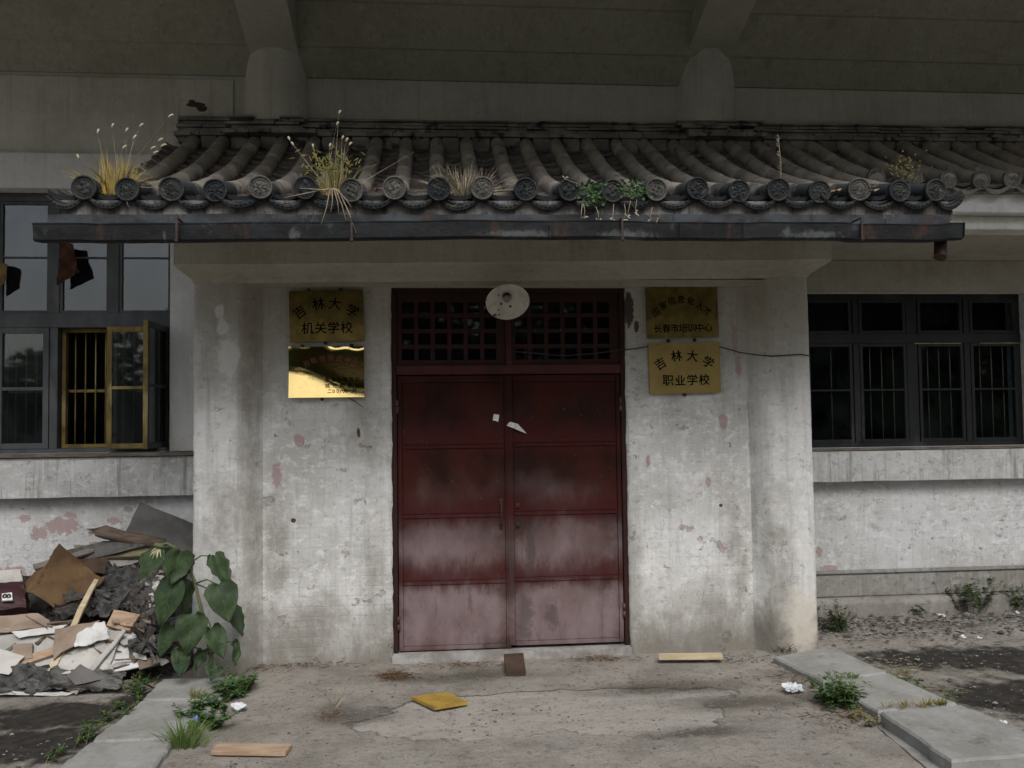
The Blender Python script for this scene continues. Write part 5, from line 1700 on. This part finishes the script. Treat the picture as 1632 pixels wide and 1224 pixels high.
    sh('cardboard_sheet', [(88, 1006, .12), (160, 990, .14), (140, 1016, .12), (84, 1052, .1)], 'tan_cardboard', 'tan cardboard sheet tucked behind the long wood strip', 'cardboard', 0.1, 0.02, 0.006)
    sh('grey_panel', [(-30, 1015, .07), (100, 1008, .08), (78, 1072, .03), (-30, 1072, .03)], 'dirty_grey_board', 'dirty grey board at the left front of the heap', 'board', 0.05, 0.012, 0.01, 3)
    sh('cardboard_sheet', [(-20, 985, .13), (62, 978, .13), (90, 1000, .1), (-20, 1012, .1)], 'tan_cardboard', 'flattened tan cardboard at the left edge of the heap', 'cardboard', 0.1, 0.02, 0.008)
    sh('white_strip', [(18, 1008, .12), (108, 996, .12), (88, 1010, .1), (30, 1017, .1)], 'clean_white_board', 'white curled strip below the flattened cardboard', 'board', 0.1, 0.012, 0.006)
    sh('wood_block', [(20, 1027, .1), (52, 1025, .1), (52, 1049, .085), (20, 1052, .085)], 'tan_cardboard', 'small square tan wood block on the grey board', 'wood piece', 0.1, 0.001, 0.04, n=3)
    sh('wood_strip', [(-20, 1066, .06), (86, 1030, .1), (92, 1040, .09), (-20, 1080, .05)], 'bare_plank', 'tan plank slanting across the grey board', 'plank', 0.1, 0.003, 0.02, n=6)
    sh('felt_cloth', [(60, 1066, .06), (205, 1072, .05), (185, 1102, .01), (30, 1100, .01)], 'felt_grey', 'crumpled grey felt at the foot of the heap', 'cloth', 0.03, 0.05, 0.004, 11, 0.03, 34, drape=(4, 2.6))
    sh('felt_cloth', [(-30, 1072, .06), (80, 1060, .07), (90, 1104, .01), (-30, 1106, .01)], 'rag_grey', 'crumpled dark grey rags at the left foot of the heap', 'cloth', 0.03, 0.05, 0.004, 12, 0.03, 34, seed=4, drape=(4, 2.6))
    sh('card_piece', [(105, 1078, .1), (128, 1058, .12), (170, 1082, .05), (120, 1092, .05)], 'grey_board', 'bent grey brown card standing on the felt', 'cardboard', 0.05, 0.012, 0.005)
    sh('plastic_sheet', [(-30, 1102, .015), (120, 1104, .015), (105, 1109, .005), (-30, 1107, .005)], 'dirty_white_board', 'white plastic strip along the foot of the heap', 'plastic', 0.01, 0.01, 0.003, 6, 0.008)
    sh('rag', [(150, 912, .14), (225, 905, .14), (232, 965, .08), (160, 985, .07)], 'rag_grey', 'tangled grey rags in the middle of the heap', 'rag', 0.1, 0.07, 0.004, 9, 0.03, 36, seed=2, drape=(2.5, 7))
    sh('rag', [(95, 960, .08), (160, 935, .09), (165, 985, .05), (80, 985, .05)], 'rag_dark', 'dark rags beside the long wood strip', 'rag', 0.08, 0.05, 0.004, 10, 0.03, 34, seed=6, drape=(2.5, 6))
    sh('rag', [(196, 925, .12), (262, 900, .12), (262, 1000, .05), (215, 1010, .05)], 'felt_grey', 'dirty rags and straw behind the sunflower leaves', 'rag', 0.1, 0.06, 0.004, 8, 0.03, 34, seed=9, drape=(3, 7))
    sh('white_fragment', [(236, 945, .12), (250, 925, .14), (262, 962, .1), (238, 968, .08)], 'clean_white_board', 'white plaster fragment behind the sunflower stem', 'fragment', 0.1, 0.008, 0.01)
    sh('plank_offcut', [(218, 1052, .05), (268, 1042, .05), (270, 1052, .03), (222, 1068, .02)], 'old_plank', 'grey plank offcut under the sunflower leaves', 'plank', 0.05, 0.004, 0.02, n=6)
    # tatters of cloth, felt and bags over the whole heap
    for mat, lab, sd, n_ in (('rag_dark', 'black tatters strewn over the rubbish heap', 1, 46), ('rag_grey', 'grey tatters strewn over the rubbish heap', 2, 40), ('felt_grey', 'pale felt tatters strewn over the rubbish heap', 3, 22)):
        m = MB(); rr = random.Random(sd)
        for k in range(n_):
            x, y = (rr.uniform(110, 262), rr.uniform(902, 958)) if rr.random() < 0.85 else (rr.uniform(225, 268), rr.uniform(960, 1040))
            o_ = rr.uniform(0.03, 0.12)
            a = rr.uniform(0, 6.28); L = rr.uniform(14, 40); w_ = rr.uniform(3, 9)
            ca, sa = math.cos(a), math.sin(a) * 0.7
            cs = [(x - ca * L - sa * w_, y - sa * L + ca * w_), (x + ca * L - sa * w_, y + sa * L + ca * w_), (x + ca * L + sa * w_, y + sa * L - ca * w_), (x - ca * L + sa * w_, y - sa * L - ca * w_)]
            m.sheet([Q(p[0], p[1], o_ + rr.uniform(-.03, .03)) for p in cs], 20, 10, 0.03, 0.002, 16, 0.006, seed=k * 1.3, drape=(1.6, 4.5))
        o = single('rag_tatters', m, mat, lab, 'rags'); o['kind'] = 'stuff'
    # broken bits of board, card and lath
    for mat, lab, sd, n_ in (('dirty_white_board', 'small broken white board shards on the rubbish heap', 11, 9), ('tan_cardboard', 'small torn tan card shards on the rubbish heap', 12, 11), ('old_plank', 'splinters of dark lath on the rubbish heap', 13, 30), ('dirty_grey_board', 'small broken grey board shards on the rubbish heap', 14, 13)):
        m = MB(); rr = random.Random(sd)
        for k in range(n_):
            t = rr.random()
            x, y = rr.uniform(0, 265), rr.uniform(985, 1102) if t < 0.6 else rr.uniform(900, 1000)
            if x < 110 and y < 985: continue
            lath = mat == 'old_plank'
            L = rr.uniform(10, 30) if lath else rr.uniform(5, 17); w_ = rr.uniform(1, 2.4) if lath else rr.uniform(3, 9)
            a = rr.uniform(-0.9, 0.9); ca, sa = math.cos(a), math.sin(a) * 0.6
            of = max(0.012, 0.13 - max(0, y - 985) * 0.0011)
            cs = [(-L, -w_), (L * rr.uniform(.4, 1), -w_ * rr.uniform(.5, 1.2)), (L, w_ * rr.uniform(.3, 1)), (-L * rr.uniform(.5, 1), w_)]
            pts = [Q(x + ca * p - sa * q, y + sa * p + ca * q * 0.7, of + rr.uniform(-.015, .02)) for p, q in cs]
            m.sheet(pts, 4, 4, 0.004, 0.008 if not lath else 0.012, 9, 0.006, seed=k * 2.1)
        o = single('board_shards', m, mat, lab, 'debris'); o['kind'] = 'stuff'
    sh('long_batten', [(138, 1070, .07), (196, 1003, .12), (201, 1006, .12), (145, 1074, .07)], 'dirty_grey_board', 'thin grey batten along the clean white board', 'batten', 0.1, 0.004, 0.014, n=6)
    sh('long_batten', [(52, 900, .2), (148, 872, .2), (150, 879, .19), (56, 908, .19)], 'weathered_wood', 'weathered grey batten behind the bent brown cardboard', 'batten', 0.1, 0.004, 0.02, n=6)
    sh('long_batten', [(205, 1046, .06), (262, 1010, .1), (266, 1018, .09), (212, 1055, .05)], 'old_plank', 'dark brown batten under the lowest sunflower leaves', 'batten', 0.1, 0.004, 0.018, n=6)
    sh('board_sheet', [(-20, 1030, .1), (40, 1046, .1), (14, 1076, .07), (-20, 1072, .07)], 'dirty_white_board', 'dirty white sheet at the far left front of the heap', 'board', 0.1, 0.015, 0.006)
    # straw
    m = MB()
    for _ in range(160):
        p = Q(random.gauss(235, 16), random.gauss(925, 34), 0.13); a = random.uniform(0, 6.28)
        d = Vector((math.cos(a), random.uniform(-.4, .4), math.sin(a) * 0.7)) * random.uniform(0.04, 0.09)
        blade(m, p, p + d, 0.0018, (0, 0, -0.01), 2)
    o = single('straw', m, 'straw_brown', 'loose brown straw on the heap behind the sunflower', 'straw'); o['kind'] = 'stuff'
    # maroon bag with a small white label
    c = Q(18, 950, 0.08)
    T = thing('maroon_bag', c, 'dark maroon bag with white emblem label at the left edge', 'bag', G)
    a = [Q(-30, 928, .14), Q(38, 925, .14), Q(42, 968, .08), Q(-30, 978, .08)]
    m = MB(); m.sheet(a, 12, 12, 0.012, 0.10, 5, 0.01, lambda u, v: 0.05 * math.sin(math.pi * v) * math.sin(math.pi * min(1, u * 0.9 + .1))); m.build('bag_body', 'maroon_vinyl', T)
    m = MB(); m.sheet([Q(-30, 913, .16), Q(33, 908, .17), Q(36, 926, .15), Q(-30, 930, .15)], 10, 6, 0.012, 0.02, 6, 0.006); m.build('bag_top', 'dirty_white_board', T)
    s = [Q(3, 946, .155), Q(19, 944, .155), Q(20, 956, .148), Q(3, 957, .148)]
    m = MB(); m.sheet(s, 4, 4, 0.0, 0.01, 5, 0.0); lb = m.build('bag_label', 'paper_white', T)
    m = MB(); cc = (s[0] + s[1] + s[2] + s[3]) / 4
    for dx in (-0.012, 0.014):
        m.lathe([(0.016, 0), (0.016, 0.004), (0.008, 0.004), (0.008, 0)], cc + Vector((dx, -0.006, 0.004)), (0, -1, 0.4), 16)
    m.build('emblem', 'black_ink', lb)


heap()


# ------------------------------------------------------------------ things lying on the ground
def board(px4, z, thick, mat, label, cat, name, side=None, zs=None):
    zs = zs or [z] * 4
    c = [P(x, y, Z=zz) for (x, y), zz in zip(px4, zs)]
    m = MB()
    v = c + [Vector((p.x, p.y, p.z - thick)) for p in c]
    m.add(v, [(0, 1, 2, 3), (4, 7, 6, 5), (0, 4, 5, 1), (1, 5, 6, 2), (2, 6, 7, 3), (3, 7, 4, 0)])
    return single(name, m, mat, label, cat, None, 0.002)


board([(346, 1184), (466, 1185), (455, 1199), (336, 1197)], 0.028, 0.022, 'bare_plank', 'pinkish tan plank lying near the left paving slabs', 'plank', 'loose_plank')
board([(1050, 1041), (1150, 1040), (1153, 1047), (1050, 1047.5)], 0.05, 0.02, 'pale_plank', 'thin pale plank lying at the foot of the right porch wall', 'plank', 'loose_plank')
board([(655, 1110), (712, 1102), (746, 1118), (692, 1127)], 0.03, 0.02, 'yellow_board', 'square mustard yellow board lying in front of the door', 'board', 'yellow_board')
board([(803, 1042), (834, 1040), (838, 1069), (806, 1071)], 0.09, 0.035, 'brown_block', 'dark brown wooden block leaning on the doorstep', 'wood block', 'wood_block', zs=[0.085, 0.085, 0.03, 0.03])

m = MB(); c = P(1265, 1103, Z=0.01)
for k in range(3):
    d = Vector((0.025 * (k - 1), 0.01 * k, 0))
    m.sheet([c + d + Vector((-.04, .03, .035)), c + d + Vector((.035, .04, .02)), c + d + Vector((.04, -.03, .008)), c + d + Vector((-.035, -.03, .01))], 12, 12, 0.02, 0.002, 20, 0.015, seed=k * 3.0)
single('plastic_bag', m, 'plastic_white', 'crumpled white plastic bag beside the right slab strip', 'plastic bag')
m = MB(); c = P(380, 1131, Z=0.012)
m.sheet([c + Vector((-.05, .03, .03)), c + Vector((.04, .03, .015)), c + Vector((.05, -.03, .006)), c + Vector((-.03, -.03, .01))], 10, 10, 0.02, 0.002, 16, 0.015)
single('plastic_scrap', m, 'plastic_white', 'white plastic scrap by the weeds left of the entrance', 'litter')
for k, (x, y, s, lab) in enumerate(((1500, 982, .05, 'white litter on the dirt in front of the right wall'), (1535, 1016, .03, 'small white litter on the dirt, right of the pillar'), (1562, 1019, .03, 'small white litter at the edge of the black soil'),
                                    (1600, 1155, .035, 'white scrap on the black soil by the right slabs'), (1560, 1132, .035, 'grey white scrap beside the lifted slab'), (1622, 978, .04, 'white scrap by the weeds at the right edge'))):
    m = MB(); c = P(x, y, Z=0.02); s = s * 0.6
    m.sheet([c + Vector((-s, s * .6, s * .6)), c + Vector((s, s * .6, .01)), c + Vector((s, -s * .6, 0)), c + Vector((-s, -s * .6, .005))], 8, 8, 0.012, 0.002, 20, 0.012)
    single('paper_litter', m, 'plastic_white' if k != 4 else 'felt_grey', lab, 'litter')
m = MB(); c = P(312, 1150, Z=0.02); m.sheet([c + Vector((-.015, .01, .03)), c + Vector((.01, .01, .03)), c + Vector((.012, -.01, 0)), c + Vector((-.01, -.01, 0))], 5, 5, 0.006, 0.002, 20, 0.004)
single('blue_scrap', m, 'plastic_blue', 'tiny blue plastic scrap among the left weeds', 'litter')


def ground_plants():
    def weed(px, py, z, n, wpx, hgt, mat, label, leaf=0.03, name='weed', stems=10, group='weeds growing from the ground', deep=0.12, Y=None, stem_mat='grass_olive'):
        c = P(px, py, Z=z)
        T = thing(name, c, label, 'weed', group)
        wid = wpx * c.y / F
        m = MB(); s = MB()
        for k in range(stems):
            b = c + Vector((random.uniform(-.4, .4) * wid, random.uniform(-.5, .5) * deep, 0))
            t = b + Vector((random.gauss(0, 0.25) * wid, random.uniform(-.5, .5) * deep, hgt * random.uniform(0.5, 1.1)))
            s.tube([b, b.lerp(t, 0.5) + Vector((random.uniform(-.01, .01), 0, 0)), t], [0.0025, 0.002, 0.001], 4)
            for _ in range(n // stems):
                u = random.uniform(0.15, 1.02); p = b.lerp(t, u)
                a = random.uniform(0, 6.28); L = leaf * random.uniform(0.6, 1.3) * (1.15 - 0.4 * u)
                d = Vector((math.cos(a), math.sin(a), random.uniform(-0.1, 0.6))).normalized() * L
                w_ = d.cross(Vector((0.1, 0.2, 1))).normalized() * L * 0.27
                k2 = Vector((0, 0, -L * 0.15))
                m.add([p, p + d * 0.5 + w_, p + d + k2, p + d * 0.5 - w_, p + d * 0.5 + Vector((0, 0, -L * 0.06))], [(0, 1, 4), (1, 2, 4), (2, 3, 4), (3, 0, 4)])
        s.build('stems', stem_mat, T); m.build('leaves', mat, T)
    weed(372, 1110, 0.0, 760, 52, 0.12, 'weed_green', 'bushy green weeds beside the sunflower slab', 0.045, deep=0.3, stems=26)
    weed(332, 1146, 0.0, 1100, 74, 0.09, 'weed_green', 'low green weeds along the inner edge of the left slabs', 0.04, deep=0.35, stems=20)
    weed(222, 1100, 0.0, 420, 40, 0.12, 'weed_green', 'green weeds between the heap and the left slabs', deep=0.35, stems=12)
    weed(190, 1134, 0.0, 460, 50, 0.08, 'weed_green', 'creeping weeds along the outer edge of the left slabs', 0.025, deep=0.5, stems=14)
    weed(140, 1168, 0.0, 200, 40, 0.06, 'weed_dark', 'dark creeping weeds on the black soil at left', 0.03, deep=0.4, stems=12)
    weed(100, 1200, 0.0, 80, 30, 0.05, 'weed_dark', 'dark weed clump at the lower left corner', 0.035, deep=0.3, stems=10)
    weed(1340, 1124, 0.0, 600, 64, 0.15, 'weed_green', 'thick green weed at the inner edge of the right slabs', 0.055, deep=0.22, stems=28)
    weed(1378, 1150, 0.0, 90, 36, 0.06, 'grass_olive', 'yellowing weed in the gap before the lifted slab', 0.035, deep=0.2, stems=10)
    weed(1335, 1076, 0.06, 60, 40, 0.03, 'weed_green', 'small weed in the joint of the right slabs', 0.02, deep=0.05, stems=9)
    weed(1455, 1090, 0.0, 260, 66, 0.03, 'weed_green', 'low weeds along the outer edge of the right slabs', 0.025, deep=0.5, stems=14)
    weed(1500, 1105, 0.0, 70, 50, 0.03, 'weed_green', 'sparse weeds at the outer corner of the lifted slab', 0.022, deep=0.3, stems=10)
    weed(1330, 1003, 0.0, 520, 60, 0.2, 'weed_dark', 'dark bushy weed right beside the right pillar', 0.045, deep=0.3, stems=24)
    weed(1460, 977, 0.0, 120, 30, 0.1, 'weed_dark', 'small dark weed at the foot of the right wall', 0.04, deep=0.15, stems=9)
    weed(1548, 973, 0.0, 640, 56, 0.34, 'weed_green', 'tallest green weed against the right wall', 0.055, deep=0.25, stems=20)
    weed(1515, 972, 0.0, 110, 34, 0.26, 'straw_brown', 'dry brown weed beside the tall green weed', 0.03, deep=0.15, stems=12, stem_mat='straw_brown')
    weed(1622, 970, 0.0, 340, 40, 0.22, 'weed_green', 'green weed at the right edge by the wall', 0.05, deep=0.25, stems=14)
    weed(1255, 1037, 0.02, 60, 60, 0.06, 'straw_brown', 'dead weed stems at the foot of the right pillar', 0.014, deep=0.12, stems=26, stem_mat='debris_dark')

    def gtuft(px, py, z, n, L, mat, label, spread=0.9, rad=0.05, sx=0):
        m = MB()
        c = P(px, py, Z=z)
        for k in range(max(1, n // 14)):
            o = Vector((random.uniform(-1, 1) * sx * c.y / F, random.uniform(-.02, .02), 0))
            tuft(m, c + o, 14, L, spread, 0.0028, rad=rad, droop=0.5)
        single('grass_tuft', m, mat, label, 'grass tuft', 'grass tufts growing between slabs')
    gtuft(300, 1190, 0.0, 170, 0.17, 'grass_green', 'yellow green grass tuft beside the nearest left slab', rad=0.09, sx=16)
    gtuft(322, 1112, 0.03, 50, 0.08, 'grass_olive', 'short yellowing grass on the sunflower slab joint', rad=0.05, sx=18)
    gtuft(1465, 1126, 0.06, 150, 0.05, 'grass_olive', 'row of short olive grass in the joint before the lifted slab', rad=0.03, sx=55)
    gtuft(1350, 1080, 0.055, 60, 0.04, 'grass_green', 'short green grass in the far joint of the right slabs', rad=0.03, sx=26)
    gtuft(532, 1128, 0.0, 26, 0.12, 'grass_dry', 'thin dry grass sprig on the concrete left of the yellow board', 0.6, 0.02)
    gtuft(1430, 1075, 0.0, 70, 0.05, 'grass_olive', 'olive grass along the far right slab edge', rad=0.06, sx=40)

    # dry straw drifts
    def drift(px, py, n, sx, sy, label, mat='straw_brown', L=0.05):
        m = MB()
        for _ in range(n):
            p = P(random.gauss(px, sx), random.gauss(py, sy), Z=random.uniform(0.006, 0.03)); a = random.uniform(0, 6.28)
            d = Vector((math.cos(a), math.sin(a), random.uniform(-.1, .35))) * L * random.uniform(0.4, 1.2)
            blade(m, p, p + d, 0.0022, (0, 0, -0.004), 2)
        o = single('straw_litter', m, mat, label, 'straw'); o['kind'] = 'stuff'
    drift(632, 1077, 330, 14, 3.5, 'brown heap of dry straw in front of the left door leaf')
    drift(470, 1057, 260, 55, 3, 'line of dry straw along the left porch wall')
    drift(730, 1060, 120, 45, 3, 'thin dry straw along the doorstep')
    drift(955, 1049, 160, 22, 3, 'dry straw below the right door leaf')
    drift(1180, 1050, 120, 40, 4, 'dark straw along the right porch wall', 'debris_dark')
    drift(1260, 1080, 160, 30, 12, 'dry straw and twigs beside the right slabs')
    drift(1340, 1140, 170, 40, 10, 'dry straw under the green weed')
    drift(520, 1140, 60, 14, 5, 'brown straw around the dry sprig', L=0.04)
    drift(400, 1060, 240, 30, 6, 'brown dry straw at the foot of the left pillar')
    drift(1385, 1058, 200, 45, 6, 'tawny dry grass along the black soil', 'grass_dry', 0.05)
    drift(1050, 1085, 60, 80, 12, 'scattered straw on the concrete before the right door leaf', L=0.04)


ground_plants()


def gravel():
    rnd = random.Random(5)

    def stone(m, c, r, flat=0.6):
        a = rnd.uniform(0, 6.28)
        vs = []
        for (x, y, z) in ((1, 0, 0), (0.3, 0.9, 0.1), (-0.8, 0.5, 0), (-0.7, -0.6, 0.1), (0.35, -0.9, 0), (0, 0, 0.9)):
            k = r * rnd.uniform(0.7, 1.2)
            vs.append((c[0] + (x * math.cos(a) - y * math.sin(a)) * k, c[1] + (x * math.sin(a) + y * math.cos(a)) * k, c[2] + z * k * flat))
        m.add(vs, [(0, 1, 5), (1, 2, 5), (2, 3, 5), (3, 4, 5), (4, 0, 5)])
    m = MB(); d = MB()
    for _ in range(7500):
        x = rnd.uniform(-2.4, 4.6); y = rnd.uniform(4.1, 7.35)
        if y > 6.2 and -1.7 < x < 2.85: continue
        if mn.noise((x * 1.5, y * 1.5, 0)) < -0.1 and rnd.random() < 0.7: continue
        r = abs(rnd.gauss(0, 0.0055)) + 0.002
        stone(m if rnd.random() < 0.55 else d, (x, y, -0.002 + (0.012 if x > 3.2 else 0)), r)
    for _ in range(1500):       # clods and broken plaster below the right wall
        x = rnd.uniform(2.95, 6.0); y = rnd.triangular(6.3, 7.42, 7.2)
        stone(d if rnd.random() < 0.6 else m, (x, y, 0.0 + 0.02 * mn.noise((x * 2.4, y * 3, 9))), abs(rnd.gauss(0, 0.012)) + 0.004, 0.5)
    o = m.build('gravel', 'pebble'); tag(o, 'pale gravel and grit scattered over the yard', 'gravel', None, 'stuff')
    o = d.build('dark_grit', 'debris_dark'); tag(o, 'dark clods and grit scattered over the yard', 'grit', None, 'stuff')


gravel()


# ------------------------------------------------------------------ trees across the yard (behind the camera; window panes and brass mirror them)
def yard_trees():
    rnd = random.Random(21)
    cm = MB()
    for k in range(24):
        cx, cy, cz = rnd.gauss(0, 1.3), rnd.gauss(0, 1.1), rnd.uniform(0.9, 5.6); r = rnd.uniform(0.7, 1.25)
        for _ in range(110):
            d = Vector((rnd.gauss(0, 1), rnd.gauss(0, 1), rnd.gauss(0, 1))).normalized() * r * rnd.uniform(0.55, 1.05)
            p = Vector((cx, cy, cz)) + d
            u = Vector((rnd.gauss(0, 1), rnd.gauss(0, 1), rnd.gauss(0, 0.6))).normalized() * rnd.uniform(0.12, 0.24)
            v = u.cross(Vector((rnd.gauss(0, 1), rnd.gauss(0, 1), rnd.gauss(0, 1)))).normalized() * 0.11
            cm.add([p - u, p + v, p + u, p - v], [(0, 1, 2, 3)])
    tm = MB()
    tm.tube([(0, 0, -0.1), (0.05, 0, 1.2), (-0.03, 0.05, 2.6), (0.1, 0, 4.4)], [0.2, 0.15, 0.11, 0.04], 9)
    for q in range(5):
        a = q * 1.26; tm.tube([(0, 0, 1.7 + 0.25 * q), (math.cos(a) * 0.9, math.sin(a) * 0.8, 3.0 + 0.3 * q), (math.cos(a) * 1.5, math.sin(a) * 1.3, 3.9 + 0.3 * q)], [0.07, 0.045, 0.015], 6)
    lab = 'leafy green tree standing across the yard from the entrance'
    T0 = thing('yard_tree', (0, 0, 0), lab, 'tree', 'trees across the yard')
    parts = [cm.build('crown', 'weed_dark', T0), tm.build('trunk', 'weathered_wood', T0)]
    for i, x in enumerate((-21, -15.5, -11.5, -6.5, -2, 1.5, 5, 8.5, 12, 15, 18, 21.5, 25)):
        if i == 0: t = T0
        else:
            t = T0.copy(); col.objects.link(t)
            for p in parts:
                c = p.copy(); col.objects.link(c); c.parent = t
        t.location = (x, -15 - rnd.uniform(0, 5), 0); t.rotation_euler = (0, 0, rnd.uniform(0, 6.28))
        k = rnd.uniform(0.85, 1.25); t.scale = (k * 1.3, k * 1.3, k * (1.75 if x > 7 else 0.95 if x > -7 else 0.62))


yard_trees()

m = MB(); m.box(-40, 45, -24.3, -24, -0.1, 3.4); m.box(-40.05, 45.05, -24.36, -23.94, 3.4, 3.5)  # unseen wall, added to shut out bright horizon between the trunks in reflections
single('reflection_blocker', m, 'old_plank', 'long dark wall added behind the unseen trees to darken reflections', 'wall')
